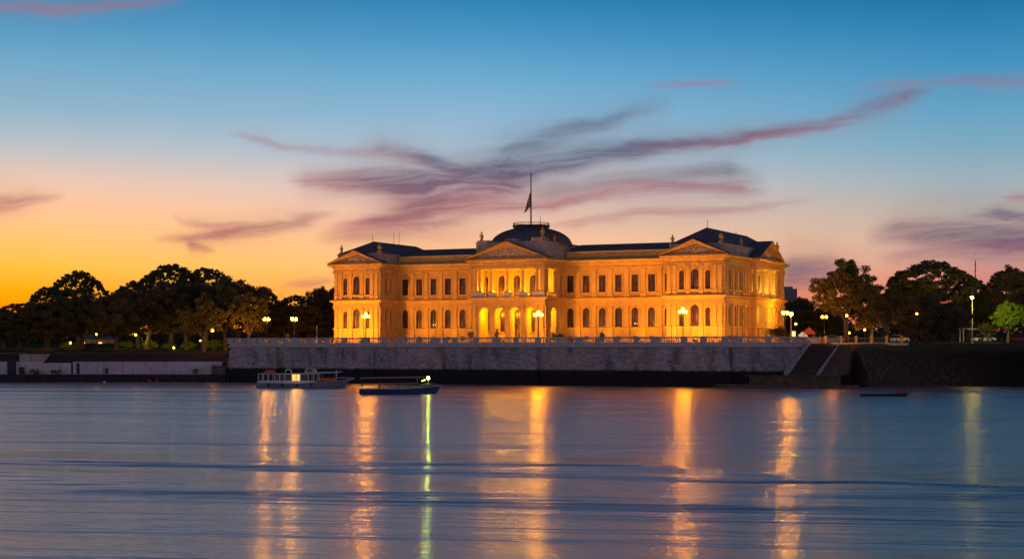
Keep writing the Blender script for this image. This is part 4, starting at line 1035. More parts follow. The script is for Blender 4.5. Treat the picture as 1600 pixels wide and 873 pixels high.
buoy(234, 596.5, .38, M['red'], 'left red buoy floating below the quay ramp')
buoy(246, 596.5, .38, M['red'], 'right red buoy floating below the quay ramp')
buoy(163, 597.5, .22, M['white'], 'tiny white buoy floating below the quay door')

# ------------------------------------------------------------------ trees
def leaves(mb, rnd, cx, cy, cz, rx, ry, rz, n, s):
    for _ in range(n):
        u = rnd.uniform(-1,1); a = rnd.uniform(0, 2*math.pi); q = math.sqrt(1-u*u); rr = rnd.random()**.45
        x, y, z = cx+rx*rr*q*math.cos(a), cy+ry*rr*q*math.sin(a), cz+rz*rr*u
        a1 = rnd.uniform(0, 6.28); e1 = rnd.uniform(-1.2, 1.2); ss = s*rnd.uniform(.6, 1.4)
        ax = Vector((math.cos(a1)*math.cos(e1), math.sin(a1)*math.cos(e1), math.sin(e1)))
        b = Vector((rnd.uniform(-1,1), rnd.uniform(-1,1), rnd.uniform(-1,1))).cross(ax).normalized()
        p = Vector((x, y, z)); i = len(mb.v)
        mb.v += [tuple(p-ax*ss), tuple(p+b*ss*.55), tuple(p+ax*ss), tuple(p-b*ss*.55)]; mb.f.append((i, i+1, i+2, i+3))
def make_tree(kind, seed, n_leaf=9000, s=.13, lm='leaf'):
    """unit tree: height 10, crown radius about 4.5"""
    rnd = random.Random(seed); tr = MB(); cr = MB(); cl = []
    def ell(n, rx, zc, rz, r0, r1, fl_, lo=-1, fill=.33, jit=.1):
        for k in range(n):
            u = rnd.uniform(lo,1); a = rnd.uniform(0,6.28); rr = rnd.random()**fill*(1+rnd.uniform(-jit,jit)); q = math.sqrt(1-u*u)
            cl.append((rx*rr*q*math.cos(a), rx*rr*q*math.sin(a), zc+rz*rr*u, rnd.uniform(r0,r1), fl_))
    if kind == 'umbrella':
        for k in range(230):
            a = rnd.uniform(0, 6.28); r = 4.5*math.sqrt(rnd.random()); z = 9.45 - .13*r*r + rnd.uniform(-.5,.12)
            cl.append((r*math.cos(a), r*math.sin(a), z, rnd.uniform(.25,.46), .6))
        for k in range(60):
            a = rnd.uniform(0, 6.28); r = 4.0*math.sqrt(rnd.random()); cl.append((r*math.cos(a), r*math.sin(a), rnd.uniform(3.6,7.2), rnd.uniform(.5,.9), .6))
        th = 3.4
    elif kind == 'round': ell(230, 4.3, 5.5, 4.0, .4, .8, .8, -.8); th = 2.6
    elif kind == 'loose':
        for j in range(7):      # several sub-crowns with gaps between them
            a = j*.9+rnd.uniform(-.3,.3); rr = rnd.uniform(1.4,3.0) if j else 0; n0 = len(cl)
            ell(26, rnd.uniform(1.4,1.9), 0, rnd.uniform(1.1,1.7), .3, .6, .75, fill=.4)
            zc = rnd.uniform(4.2,7.6) if j else 8.0
            cl[n0:] = [(x+rr*math.cos(a), y+rr*math.sin(a), z+zc, r, f) for x, y, z, r, f in cl[n0:]]
        ell(70, 3.7, 5.9, 3.2, .35, .7, .7, -.8); th = 2.8
    else: ell(240, 4.6, 4.9, 4.7, .5, .95, .8); th = 1.2
    tot = sum(c[3]**2 for c in cl)
    for (x, y, z, r, fl_) in cl:
        leaves(cr, rnd, x, y, z, r, r, r*fl_, int(n_leaf*r*r/tot), s)
    bend = rnd.uniform(-.4,.4)
    tr.tube([(0,0,-.3),(.05,0,.6),(bend*.4,0,th*.6),(bend,.1,th)], [.42,.32,.26,.22], 8)
    for k in range(9 if kind != 'bush' else 4):
        x, y, z, r, fl_ = cl[rnd.randrange(len(cl))]
        m1 = Vector((bend*.8+x*.35, y*.35, th + (z-th)*.45)); e_ = Vector((x, y, z-.2))
        tr.tube([(bend,.1,th-.3), tuple(m1), tuple((m1+e_)/2+Vector((0,0,.3))), tuple(e_)], [.17,.11,.07,.03], 5)
    me_c = bpy.data.meshes.new('crown'); me_c.from_pydata(cr.v, [], cr.f); me_c.materials.append(M[lm])
    me_t = bpy.data.meshes.new('trunk'); me_t.from_pydata(tr.v, [], tr.f); me_t.materials.append(M['bark'])
    return me_t, me_c
TV = {'u1': make_tree('umbrella', 11, 21000), 'u2': make_tree('umbrella', 12, 17000), 'r1': make_tree('round', 21, 30000), 'r2': make_tree('round', 22, 30000),
      'l1': make_tree('loose', 31, 20000), 'l2': make_tree('loose', 32, 26000, .12, 'leaf2'), 'b1': make_tree('bush', 41, 32000), 'g1': make_tree('loose', 51, 15000, .15, 'leaf3')}
def tree(v, px, ytop, wpx, Y, label, group, zb=None, rz=None):
    X = at(px, Y); zb = ground_z(X, Y) if zb is None else zb
    if abs(zb) > 20 or zb < 4: zb = 6.9
    h = zat(ytop, Y) - zb; s = h/9.75; w_ = wpx*1.13*Y/F/9.2
    e = empty('tree', (X, Y, zb-.1), rz if rz is not None else random.uniform(0, 6.28), label, 'tree', group)
    t, c = TV[v]; 
    for nm, me in (('trunk', t), ('crown', c)):
        o = bpy.data.objects.new(nm, me); C.objects.link(o); o.parent = e
    e.scale = (w_, w_, s); return e
GL = 'trees of the park left of the palace'; GR = 'trees of the park right of the palace'; GB = 'trees close behind the left end of the terrace'
left = [('r1', 5, 484, 100, 322, 'low dark round tree at the left edge of the picture'),
 ('u2', 30, 472, 80, 345, 'thin flat crowned tree rising behind the leftmost low trees'),
 ('u2', 75, 446, 60, 345, 'flat shoulder crowned tree just left of the domed umbrella tree'),
 ('r2', 72, 468, 100, 326, 'broad dark tree left of the domed umbrella tree, front row'),
 ('u1', 122, 421, 84, 350, 'umbrella tree with see-through domed crown, left of the big wood'),
 ('r1', 128, 458, 112, 330, 'wide dark tree directly below the domed umbrella crown'),
 ('r2', 182, 452, 92, 326, 'dark tree filling the dip right of the domed umbrella tree'),
 ('u2', 216, 436, 80, 350, 'sloping umbrella tree at the left shoulder of the tallest crowns'),
 ('u1', 268, 410, 100, 352, 'tallest umbrella tree of the left park'),
 ('r1', 232, 446, 120, 332, 'massive dark round tree left of centre in the left park'),
 ('u2', 322, 416, 96, 350, 'second tallest umbrella tree, right of the tallest one'),
 ('r2', 292, 436, 120, 334, 'massive dark tree below the two tallest umbrella crowns'),
 ('l2', 318, 462, 80, 316, 'front olive tree lit from below near the quay ramp'),
 ('l2', 352, 440, 86, 324, 'olive tree with warm lit leaves right of the front olive tree'),
 ('r1', 372, 433, 96, 338, 'tall rounded tree at the right shoulder of the left wood'),
 ('l2', 388, 452, 70, 316, 'warm lit olive tree hanging over the left end of the terrace'),
 ('u2', 413, 446, 44, 372, 'small lacy umbrella tree right of the wood'),
 ('l1', 436, 466, 50, 380, 'low lacy tree between the two twin globe lamps, far row'),
 ('r1', 436, 478, 80, 355, 'dark tree behind the left twin globe lamp'),
 ('u2', 462, 459, 66, 385, 'lacy flat tree behind the right twin globe lamp'),
 ('r2', 482, 474, 84, 352, 'dark tree right of the right twin globe lamp'),
 ('l1', 503, 444, 66, 360, 'loose tall tree close left of the left pavilion'),
 ('r1', 532, 440, 66, 366, 'tree partly hidden behind the left pavilion')]
for v, a, b, c, d, lab in left: tree(v, a, b, c, d, lab, GL if a < 405 else GB)
right = [('l1', 1250, 461, 62, 375, 'distant lacy tree just right of the palace corner'),
 ('r1', 1238, 480, 60, 365, 'distant dark tree behind the lamps at the palace corner'),
 ('r2', 1282, 478, 74, 355, 'distant dark tree behind the twin path lamp'),
 ('l2', 1322, 399, 108, 296, 'tall orange lit tree behind the stairs'),
 ('r2', 1362, 440, 74, 300, 'dark tree filling in right behind the tall orange lit tree'),
 ('l1', 1388, 448, 84, 276, 'dark spreading tree with a thick trunk at the bank edge'),
 ('u1', 1455, 405, 128, 322, 'wide dark umbrella tree, tallest behind the round bush tree'),
 ('r1', 1420, 436, 90, 340, 'dark tree left below the wide umbrella crown'),
 ('b1', 1457, 454, 98, 270, 'round dark bush tree with leaves down to the bank edge'),
 ('u2', 1515, 430, 60, 335, 'small flat crowned tree behind the tall yellow lamp'),
 ('r2', 1510, 458, 80, 345, 'dark tree behind the pole of the tall yellow lamp'),
 ('l1', 1578, 410, 92, 325, 'loose dark tree above the bright green tree'),
 ('r1', 1545, 446, 70, 350, 'dark tree left behind the bright green tree'),
 ('g1', 1575, 466, 60, 292, 'bright yellow green tree lit by the tall lamp'),
 ('l1', 1543, 502, 36, 296, 'small brown leaved tree just left of the bright green tree'),
 ('r1', 1612, 440, 70, 310, 'dark tree cut by the right edge of the picture')]
for v, a, b, c, d, lab in right: tree(v, a, b, c, d, lab, GR)
# far woods: one mass behind the individual trees
rnd = random.Random(77); fw = MB()
for k in range(420):
    Y = rnd.uniform(440, 480)
    px_ = rnd.uniform(-250, 1850); 
    if 600 < px_ < 1180: continue
    X = at(px_, Y); top = 14 + 3*math.sin(px_*.05) + rnd.uniform(-2, 2)
    leaves(fw, rnd, X, Y, rnd.uniform(6, top), 6, 4, 3, 170, .6)
for k in range(160):
    px_ = rnd.choice((rnd.uniform(-250, 560), rnd.uniform(1225, 1850))); Y = 437; leaves(fw, rnd, at(px_, Y), Y, rnd.uniform(7.5, 10), 6, 2, 1.6, 170, .6)
tag(fw.build('far_woods', M['leaf']), 'dark far wood behind the park trees on both sides', 'woods', kind='stuff')
for k, (px_, yt, w_, Y_, pos) in enumerate(((106, 528, 30, 345, 'leftmost lit bush glowing between the trunks of the left park'), (200, 526, 26, 350, 'lit bush left of the middle park lamps'), (232, 524, 30, 345, 'lit bush right of the middle park lamps'),
        (262, 530, 24, 350, 'small lit bush between two thick trunks of the left park'), (295, 527, 28, 348, 'lit bush left of the front olive tree'), (338, 524, 30, 350, 'lit bush nearest to the left end of the terrace'))):
    e = tree('g1', px_, yt, w_, Y_, pos, 'lit bushes of the left park', rz=k*1.3); e.name = 'bush'; e['category'] = 'bush'; e.location.z -= .6
# hedges under the left trees
for (a, b, lab) in ((-30, 112, 'long dark clipped hedge at the left edge on top of the bank'), (150, 205, 'short dark hedge on the bank between the park lamps')):
    mb = MB(); rnd = random.Random(a); x = at(a, 303)
    while x < at(b, 303): leaves(mb, rnd, x, 303, 5.7, .8, .7, .6, 170, .12); x += .9
    tag(mb.build('hedge', M['leaf']), lab, 'hedge')

# terrace planting in front of the facade
def shrub(px, ly, h, wd, lab, n=500):
    rnd = random.Random(int(px)); X, Y, Z = W(LX(px, ly), ly); e = empty('shrub', (X, Y, Z), 0, lab, 'shrub', 'shrubs on the palace terrace')
    t = MB(); t.tube([(0,0,0),(0,0,h*.5)], .07, 5); t.build('stem', M['bark'], e)
    mb = MB()
    for k in range(6): leaves(mb, rnd, rnd.uniform(-wd,wd)*.5, rnd.uniform(-wd,wd)*.4, h*rnd.uniform(.4,.85), wd*.5, wd*.5, h*.22, n//6, .12)
    mb.build('foliage', M['leaf2'], e)
shrub(1212, -3, 3.6, 2.4, 'bushy shrub against the downstream portico', 1400)
shrub(1222, 2, 2.6, 1.4, 'smaller shrub right of the downstream portico shrub', 700)
shrub(735, -8, 2.2, .7, 'narrow shrub left of the central arches')
shrub(777, -10, 2.8, .45, 'thin potted shrub before the second arch')
shrub(866, -8, 2.1, 1.0, 'low shrub right of the central portico')
shrub(876, -9, 1.7, .9, 'lower shrub at the foot of the right wing')
shrub(903, -9, 1.7, .6, 'small shrub before the first windows of the right wing')
shrub(940, -9, 2.0, .7, 'dark shrub before the third window of the right wing')
shrub(449, -10, 2.0, .6, 'pale shrub between the two twin globe lamps')
p = W(LX(495, -16), -16); mb = MB(); mb.lathe(0, 0, [(.1,0),(.06,.2),(.05,3.2),(.09,3.25),(.02,3.35)], 6)
tag(mb.build('pole', M['white'], loc=p), 'thin white pole on the terrace left of the left pavilion', 'pole')

# ------------------------------------------------------------------ things right of the palace
mb = MB(); e = empty('tower_block', (at(1231, 520), 520, 7), R(-10), 'dark block of flats behind the right corner of the palace', 'building')
zt = zat(451, 520)-7; mb.box(-2.6, 3.0, 0, 12, 0, zt); mb.build('wall', M['concrete'], e)
mb = MB(); mb.box(-1.6, 1.6, 2, 8, zt, zt+.8); mb.build('roof_house', M['concrete'], e)
for r_ in range(7):
    for c_ in range(2):
        m2 = MB(); m2.box(-1.8+c_*2.5, -.6+c_*2.5, -.05, .02, zt-2.6-r_*2.3, zt-1.2-r_*2.3); m2.build('window', M['glass'], e)
X = at(1524, 420); mb = MB(); mb.tube([(0,0,0),(0,0,zat(408,420)-7)], .14, 5)
for k in range(8): mb.box(-.28,.28,-.05,.05, 14+k*1.4, 14.1+k*1.4)
tag(mb.build('radio_mast', M['iron'], loc=(X, 420, 7)), 'thin radio mast rising behind the trees near the tall lamp', 'mast')

gw = MB(); Yg = 274; e = empty('garden_wall', (0, 0, 0), 0, 'low orange lit garden wall at the head of the stairs', 'wall')
gw.box(at(1259, Yg), at(1288, Yg), Yg, Yg+.4, 6.7, 7.75); gw.build('wall', M['stucco'], e)
gw = MB(); gw.box(at(1259, Yg)-.1, at(1288, Yg)+.1, Yg-.1, Yg+.5, 7.75, 7.9); gw.build('coping', M['stonerail'], e)
fe = empty('park_railing', (0, 0, 0), 0, 'low pale railing with brick posts behind the bank trees', 'railing')
mb = MB(); x = at(1290, 272)
xe = at(1412, 272)
while x < xe:
    mb = MB(); mb.box(x-.18, x+.18, 271.8, 272.2, 6.7, 8.1); mb.box(x-.24, x+.24, 271.74, 272.26, 8.1, 8.22); mb.build('post', M['trim'], fe); x += 2.6
mb = MB(); mb.box(at(1290,272), xe, 271.95, 272.05, 7.85, 7.95); mb.box(at(1290,272), xe, 271.95, 272.05, 7.1, 7.18)
x = at(1290, 272)
while x < xe: mb.box(x-.02, x+.02, 271.97, 272.03, 7.18, 7.85); x += .3
mb.build('rail', M['concrete'], fe)
pr_ = empty('promenade_edge', (0,0,0), 0, 'pale kerb along the top of the right bank', 'kerb')
mb = MB(); mb.box(at(1300,265), at(1420,265), 265.2, 265.6, 6.6, 7.0); mb.build('kerb', M['stonerail'], pr_)

def car(px, Y, zb, label, m, rz=0):
    e = empty('parked_car', (at(px, Y), Y, zb), rz, label, 'car', 'cars parked behind the right park')
    def prof(ps, w0, w1):
        mb = MB(); n = len(ps); mb.add([(x, -w0 if z < 1 else -w1, z) for x, z in ps]+[(x, w0 if z < 1 else w1, z) for x, z in ps], [tuple(range(n)), tuple(range(2*n-1, n-1, -1))]+[(i, (i+1) % n, n+(i+1) % n, n+i) for i in range(n)]); return mb
    prof([(-2.1,.3),(-2.15,.7),(-1.9,.9),(-.9,.97),(1.2,.97),(2.0,.85),(2.15,.6),(2.1,.3)], .85, .82).build('body', m, e)
    prof([(-1.7,.971),(-1.2,1.42),(.5,1.45),(1.15,.972)], .76, .66).build('cabin', M['glass'], e)
    prof([(-1.25,1.4),(-1.1,1.47),(.4,1.5),(.55,1.44)], .68, .66).build('roof', m, e)
    for x in (-1.35, 1.35):
        for y in (-.8, .8):
            w_ = MB(T=lambda a, b, c, x=x, y=y: (x+a, y+c, .32+b)); w_.lathe(0, 0, [(.32,-.1),(.32,.1)], 14); w_.build('wheel', M['tyre'], e)
    for y in (-.6, .6):
        h = MB(); h.box(2.1, 2.18, y-.15, y+.15, .58, .75); h.build('headlight', M['white'], e)
car(1537, 300, 7.25, 'pale car parked right of the tall lamp pole', M['carwhite'], R(10))
car(1590, 306, 7.25, 'red car parked at the right edge behind the bright green tree', M['carred'], R(175))
car(1404, 318, 7.3, 'white car parked between the railing and the round bush tree', M['carwhite'], R(30))
car(1302, 330, 7.3, 'white car parked right of the twin path lamp', M['carwhite'], R(-20))
def stall(px, Y, zb, wd, hh, m, label, name='market_stall'):
    e = empty(name, (at(px, Y), Y, zb), 0, label, 'stall'); s = wd/2
    c = MB(); c.add([(-s,-s,hh*.65),(s,-s,hh*.65),(s,s,hh*.65),(-s,s,hh*.65),(0,0,hh)], [(0,1,4),(1,2,4),(2,3,4),(3,0,4)]); c.box(-s,s,-s-.02,-s,hh*.55,hh*.65); c.build('canopy', m, e)
    for x in (-s+.1, s-.1):
        for y in (-s+.1, s-.1): p_ = MB(); p_.tube([(x,y,0),(x,y,hh*.66)], .05, 5); p_.build('leg', M['white'], e)
    c = MB(); c.box(-s+.2, s-.2, -s+.3, -s+.9, 0, 1.0); c.build('counter', M['white'], e)
stall(1264, 330, 7.2, 2.2, 3.4, M['litkiosk'], 'glowing red canopy stall behind the garden wall')
stall(1254, 335, 7.2, 1.8, 2.5, M['litwhite'], 'glowing white canopy stall left of the red one')
# lit notice box on the terrace corner
e = empty('notice_box', (at(1240, 290), 290, 7), 0, 'small yellow lit box standing on the terrace corner', 'notice box')
mb = MB(); mb.box(-.35,.35,-.15,.15,.5,2.3); mb.build('case', M['white'], e); mb = MB(); mb.box(-.28,.28,-.17,-.155,.9,2.15); mb.build('lit_face', M['litpane'], e); mb = MB(); mb.box(-.08,.08,-.08,.08,0,.5); mb.build('leg', M['iron'], e)
# park shelter
e = empty('park_shelter', (at(1517, 312), 312, 7.3), 0, 'flat roofed pale shelter behind the tall lamp pole', 'shelter')
mb = MB(); mb.box(-2.1, 2.6, -1.5, 1.5, 2.5, 2.75); mb.build('roof', M['dirtywhite'], e)
for x in (-1.8, 2.3):
    for y in (-1.2, 1.2): mb = MB(); mb.box(x-.08, x+.08, y-.08, y+.08, 0, 2.5); mb.build('post', M['dirtywhite'], e)
mb = MB(); mb.box(-1.5, 2.0, .6, 1.1, .4, .5); mb.box(-1.4,-1.3,.65,1.05,0,.4); mb.box(1.8,1.9,.65,1.05,0,.4); mb.build('bench', M['wood'], e)
for i, (px, s_, lab) in enumerate(((1488, 1.2, 'dark stone bollard right of the round bush tree'), (1535, 1.0, 'dark bollard right of the tall lamp pole'), (1565, .9, 'dark bollard before the bright green tree'))):
    mb = MB(); mb.lathe(0, 0, [(.3*s_,0),(.26*s_,.3),(.18*s_,.9*s_),(.24*s_,1.1*s_),(.1*s_,1.3*s_)], 8)
    Y = 267; tag(mb.build('bollard', M['rock'], loc=(at(px, Y), Y, ground_z(at(px, Y), Y))), lab, 'bollard', 'bollards along the right bank edge')
# bank-edge lawn shrubs (lit windows of far houses under the left trees)
def far_house(px, Y, w_, h, lab, lit):
    e = empty('far_house', (at(px, Y), Y, 5.6), 0, lab, 'house', 'far houses behind the left park')
    mb = MB(); mb.box(-w_/2, w_/2, 0, 6, 0, h); mb.build('wall', M['stucco'], e)
    mb = MB(); mb.add([(-w_/2-.3,-.3,h),(w_/2+.3,-.3,h),(w_/2+.3,6.3,h),(-w_/2-.3,6.3,h),(-w_/2-.3,3,h+1.6),(w_/2+.3,3,h+1.6)], [(0,1,5,4),(2,3,4,5),(0,4,3),(1,2,5)]); mb.build('roof', M['slate'], e)
    n = max(2, int(w_/2))
    for k in range(n):
        x = -w_/2+(k+.5)*w_/n; m2 = MB(); m2.box(x-.45, x+.45, -.05, .01, .8, 2.2); m2.build('window', M['litpane'] if k in lit else M['glass'], e)
far_house(150, 420, 9, 3.0, 'far lit house behind the second park lamp on the left', (0,2))
glow(106, 538, 338, 700, (1,.7,.1)); glow(155, 538, 405, 500, (1,.5,.2)); glow(200, 540, 342, 500, (1,.75,.15)); glow(232, 540, 338, 700, (1,.75,.15)); glow(262, 540, 342, 400, (1,.75,.15)); glow(295, 540, 340, 600, (1,.75,.15)); glow(338, 540, 342, 600, (1,.6,.1))

# ------------------------------------------------------------------ boats
def hull(L, B, Hm, Hb, Hs, draft=.35, n=18, stern=.75, sheer=2.2):
    """plan and sheer lofted hull, bow at +x"""
    mb = MB(); rows = []
    for i in range(n+1):
        t = i/n; x = -L/2 + L*t
        b = B/2*(stern + (1-stern)*min(1, t*2.2))*(1 - max(0, (t-.55)/.45)**2.1)
        top = Hm + (Hb-Hm)*max(0, (t-.45)/.55)**sheer + (Hs-Hm)*max(0, (.35-t)/.35)**2
        rake = .12*L*max(0, (t-.7)/.3)**2
        rows.append([(x+rake, -b, top), (x+rake*.85, -b*.97, top-.12), (x+rake*.4, -b*.85, .05), (x-.0, -b*.35, -draft), (x, b*.35, -draft), (x+rake*.4, b*.85, .05), (x+rake*.85, b*.97, top-.12), (x+rake, b, top)])
    m = 8; vs = [p for r in rows for p in r]; fs = []
    for i in range(n):
        for j in range(m-1): a = i*m+j; fs.append((a, a+m, a+m+1, a+1))
    fs.append(tuple(range(m))); mb.add(vs, fs); return mb, rows
# passenger boat
Yb = 246.0; xb0, xb1 = at(402, Yb), at(533, Yb); Lb = xb1-xb0
pb = empty('passenger_boat', ((xb0+xb1)/2, Yb, 0), R(-4), 'white covered passenger boat moored below the left part of the river wall', 'boat')
mb, rows = hull(Lb, 3.4, .75, 1.25, .8); mb.build('hull', mat('grey_hull_paint', (.17,.20,.26), .5, .25, .8), pb)
mb = MB()
for s_ in (0, -1): mb.tube([r[s_] for r in rows], .07, 5)
mb.build('rub_rail', M['dirtywhite'], pb)
mb = MB(); mb.add([(r[0][0], r[0][1]*.97, r[0][2]-.1) for r in rows]+[(r[-1][0], r[-1][1]*.97, r[-1][2]-.1) for r in rows], [(i, i+1, len(rows)+i+1, len(rows)+i) for i in range(len(rows)-1)]); mb.build('deck', M['dirtywhite'], pb)
h0 = -Lb/2
mb = MB(); mb.box(h0+.3, h0+9.9, -1.35, 1.35, 2.12, 2.24); mb.box(h0+8.2, h0+12.6, -1.25, 1.25, 2.26, 2.32); mb.build('roof', M['dirtywhite'], pb)
mb = MB(); mb.box(h0+.35, h0+9.0, -1.3, -1.22, .7, 1.12); mb.box(h0+.35, h0+9.0, 1.22, 1.3, .7, 1.12); mb.box(h0+.3, h0+.38, -1.3, 1.3, .7, 1.12); mb.build('side_panel', M['white'], pb)
for x in [.4, 1.2, 2.0, 2.9, 3.7, 4.5, 5.6, 6.9, 8.2, 9.0, 9.8]:
    for y in (-1.26, 1.26): mb = MB(); mb.box(h0+x-.06, h0+x+.06, y-.05, y+.05, 1.12, 2.12); mb.build('pillar', M['white'], pb)
for a, b, lit in ((2.95,3.64,0),(3.76,4.44,0),(4.56,5.54,0),(5.66,6.2,1),(6.3,6.84,1),(6.96,8.14,0)):
    mb = MB(); mb.box(h0+a, h0+b, -1.24, -1.22, 1.13, 2.1); mb.build('window', M['litcabin'] if lit else M['glass'], pb)
mb = MB(); mb.frustum((h0+7.4, h0+9.2, -.9, .9, 2.25), (h0+7.7, h0+8.9, -.75, .75, 3.05)); mb.build('wheelhouse', M['dirtywhite'], pb)
mb = MB(); mb.box(h0+7.9, h0+8.7, -.93, -.83, 2.5, 2.9); mb.build('wheelhouse_window', M['glass'], pb)
mb = MB(); mb.tube([(h0+8.9,0,2.9),(h0+8.9,0,3.9)], .05, 5); mb.tube([(h0+8.5,0,3.6),(h0+9.3,0,3.6)], .03, 4); mb.build('mast', M['dirtywhite'], pb)
mb = MB(); mb.tube([(h0+4.4,-.5,2.24),(h0+4.45,-.5,2.65),(h0+4.7,-.5,2.85),(h0+5.1,-.5,2.85),(h0+5.35,-.5,2.65),(h0+5.4,-.5,2.24)], .09, 6); mb.build('roof_hoop', M['white'], pb)
mb = MB(); mb.tube([(h0+12.2,0,.9),(h0+12.3,0,2.7)], .09, 6); mb.tube([(h0+8.6,0,2.38),(h0+13.2,0,2.5)], .06, 5); mb.build('bow_post', M['white'], pb)
mb = MB(); mb.tube([(h0+11.6,-.5,1.45),(h0+13.4,-.1,1.6),(h0+15.2,0,1.5)], .05, 5); mb.tube([(h0+13.2,0,1.2),(h0+14.9,0,1.35)], .05, 5); mb.build('bow_rail', M['white'], pb)
for x in (2.0, 4.2, 6.4, 8.6):
    mb = MB(); mb.lathe(h0+x, -1.62, [(.04,.75),(.12,.65),(.13,.3),(.05,.2)], 7); mb.tube([(h0+x,-1.6,.72),(h0+x,-1.5,1.0)], .02, 4); mb.build('fender', M['tyre'], pb)
cov = MB(); cov.frustum((-1.0,1.0,-.5,.5,0), (-.6,.7,-.3,.3,.3)); cov.tube([(-.6,-.3,.3),(0,-.4,.42),(.6,-.2,.38)], .12, 6); cov.tube([(.75,0,.2),(.8,0,.6)], .06, 5)
Pv = lambda x, y, z: tuple(Matrix.Rotation(R(-4), 3, 'Z') @ Vector((h0+x, y, z)) + Vector(((xb0+xb1)/2, Yb, 0)))
M['tarp'] = mat('orange_tarpaulin', (.65,.17,.06), .8, .2, 2)
tag(cov.build('tarpaulin', M['tarp'], loc=Pv(1.9, -.4, 2.25)), 'orange tarpaulin heap on the stern roof of the passenger boat', 'tarpaulin')
for k in range(9):
    x = 9.5+k*.36; b = MB(); b.frustum((-.14,.14,-.12,.12,0), (-.2,.2,-.14,.14,.34)); b.ball(0, 0, .42, .1, 5)
    tag(b.build('lifejacket', M['orange'], loc=Pv(x, -.85, 1.13)), '%s orange lifejacket from the cabin in the row along the passenger boat foredeck' % ('first second third fourth fifth sixth seventh eighth ninth'.split()[k]), 'lifejacket', 'orange lifejackets on the foredeck')
X_, Y_, Z_ = Pv(6.1, 0, 1.8); light('POINT', (X_, Y_-2.2, 1.9), 25, (1,.7,.3), .1)
# small blue launch under way
Yc = 212.0; x0, x1 = at(562, Yc), at(676, Yc); Lc = x1-x0
bb = empty('blue_launch', ((x0+x1)/2, Yc, 0), R(3), 'low blue open launch with a bright lamp at its bow', 'boat')
mb, rows = hull(Lc, 2.4, .72, 1.12, .72, .3, 18, .8, 1.8); mb.build('hull', M['bluehull'], bb)
mb = MB()
for s_ in (0, -1): mb.tube([r[s_] for r in rows], .05, 5)
mb.build('gunwale', M['dirtywhite'], bb)
mb = MB(); mb.add([(r[0][0], r[0][1]*.95, .3) for r in rows]+[(r[-1][0], r[-1][1]*.95, .3) for r in rows], [(i, i+1, len(rows)+i+1, len(rows)+i) for i in range(len(rows)-1)]); mb.build('floor', M['wood'], bb)
mb = MB()
for x in (-3, -1.2, .6, 2.2): mb.box(x-.18, x+.18, -1.0, 1.0, .55, .62)
mb.build('thwart', M['wood'], bb)
mb = MB(); vs = []; 
for i in range(13):
    for j in range(5): vs.append((-Lc/2+.1+i*.72, -1.05+j*.525, 2.12+.012*i+.1*(1-((j-2)/2)**2)))
mb.add(vs, [(i*5+j, (i+1)*5+j, (i+1)*5+j+1, i*5+j+1) for i in range(12) for j in range(4)]); mb.tube([vs[i*5] for i in range(13)], .05, 5)
mb.build('awning', mat('pink_awning', (.45,.30,.30), .8, .1, 2), bb)
for x in (-4.5, -2.2, 0.2, 2.8):
    for y in (-1.02, 1.02): mb = MB(); mb.tube([(x,y,.7),(x,y,2.13)], .03, 5); mb.build('awning_pole', M['iron'], bb)
mb = MB(); mb.tube([(-4.5,-1.03,1.42),(3.0,-1.03,1.5)], .035, 5); mb.build('side_rail', M['dirtywhite'], bb)
lx_ = at(669, Yc) - (x0+x1)/2
mb = MB(); mb.tube([(lx_,0,.6),(lx_,0,1.95)], .05, 6); mb.box(lx_-.9, lx_+.7, -.5, .5, 1.32, 1.37); mb.build('lamp_post', M['dirtywhite'], bb)
mb = MB(); mb.ball(lx_, 0, 2.15, .20, 6); mb.build('bow_lamp', M['globe_green'], bb)
mb = MB(); mb.tube([(lx_-.85,-.1,1.74),(lx_-.4,-.1,1.92)], .07, 6); mb.build('strip_lamp', M['globe_yellow'], bb)
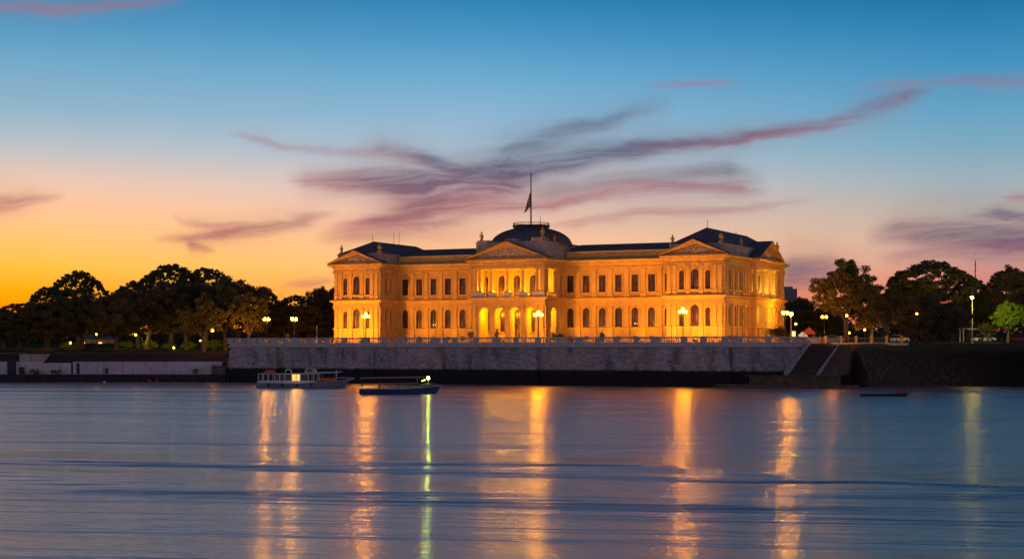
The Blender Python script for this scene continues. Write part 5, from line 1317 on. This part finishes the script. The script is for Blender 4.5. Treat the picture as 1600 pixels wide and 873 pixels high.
# dinghy with a seated person
Yd = 203.0; dd = empty('rowing_boat', (at(1378, Yd), Yd, 0), R(1), 'long low dark rowing boat on the water at the right', 'boat')
mb, rows = hull(5.6, 1.2, .28, .42, .3, .15, 14, .4, 2); mb.build('hull', M['darkhull'], dd)
mb = MB(); mb.add([(r[0][0], r[0][1]*.9, .12) for r in rows]+[(r[-1][0], r[-1][1]*.9, .12) for r in rows], [(i, i+1, len(rows)+i+1, len(rows)+i) for i in range(len(rows)-1)]); mb.build('floor', M['darkhull'], dd)
mb = MB(); mb.box(1.75, 2.1, -.5, .5, .2, .25); mb.build('seat', M['wood'], dd)
mb = MB(); mb.tube([(1.5,-.5,.35),(-.4,-1.5,.12)], .03, 5); mb.tube([(-.4,-1.5,.12),(-.9,-1.75,.08)], .07, 5); mb.build('oar', M['wood'], dd)
def person(loc, rz):
    vs = [(0,0,.28),(0,0,.48),(.02,0,.72),(.04,0,.85),(.05,0,.98),(.06,0,1.10),      # pelvis..head
          (.04,.17,.80),(.02,.27,.56),(.28,.22,.46),(.04,-.17,.80),(.02,-.27,.56),(.28,-.22,.46),
          (.0,.10,.27),(.42,.13,.36),(.55,.13,.05),(.0,-.10,.27),(.42,-.13,.36),(.55,-.13,.05),(.68,.13,.03),(.68,-.13,.03)]
    es = [(0,1),(1,2),(2,3),(3,4),(4,5),(2,6),(6,7),(7,8),(2,9),(9,10),(10,11),(0,12),(12,13),(13,14),(0,15),(15,16),(16,17),(14,18),(17,19)]
    rs = [.15,.145,.155,.055,.085,.095,.07,.05,.035,.07,.05,.035,.09,.075,.05,.09,.075,.05,.04,.04]
    me = bpy.data.meshes.new('person'); me.from_pydata(vs, es, []); me.materials.append(M['skin'])
    o = bpy.data.objects.new('person', me); C.objects.link(o); o.location = loc; o.rotation_euler = (0,0,rz)
    sk = o.modifiers.new('skin', 'SKIN'); lay = me.skin_vertices[0] if me.skin_vertices else None
    if lay:
        for i, r in enumerate(rs): lay.data[i].radius = (r, r)
        lay.data[0].use_root = True
    o.modifiers.new('sub', 'SUBSURF').levels = 2; o.modifiers['sub'].render_levels = 2
    sh = MB(); sh.lathe(0, 0, [(.17,.24),(.175,.45),(.19,.68),(.19,.78),(.09,.86)], 12, .95, 1.15); sh.tube([(.03,.17,.80),(.02,.28,.58)], [.085,.07], 8); sh.tube([(.03,-.17,.80),(.02,-.28,.58)], [.085,.07], 8)
    sh.build('shirt', M['shirt'], o, smooth=True)
    h = MB(); h.ball(.045, 0, 1.09, .112, 8, 1.05); h.build('hair', M['darkhull'], o, smooth=True)
    return tag(o, 'person in a dark red shirt sitting in the rowing boat', 'person')
person(tuple(Vector(dd.location)+Vector((1.95, 0, .02))), R(180))
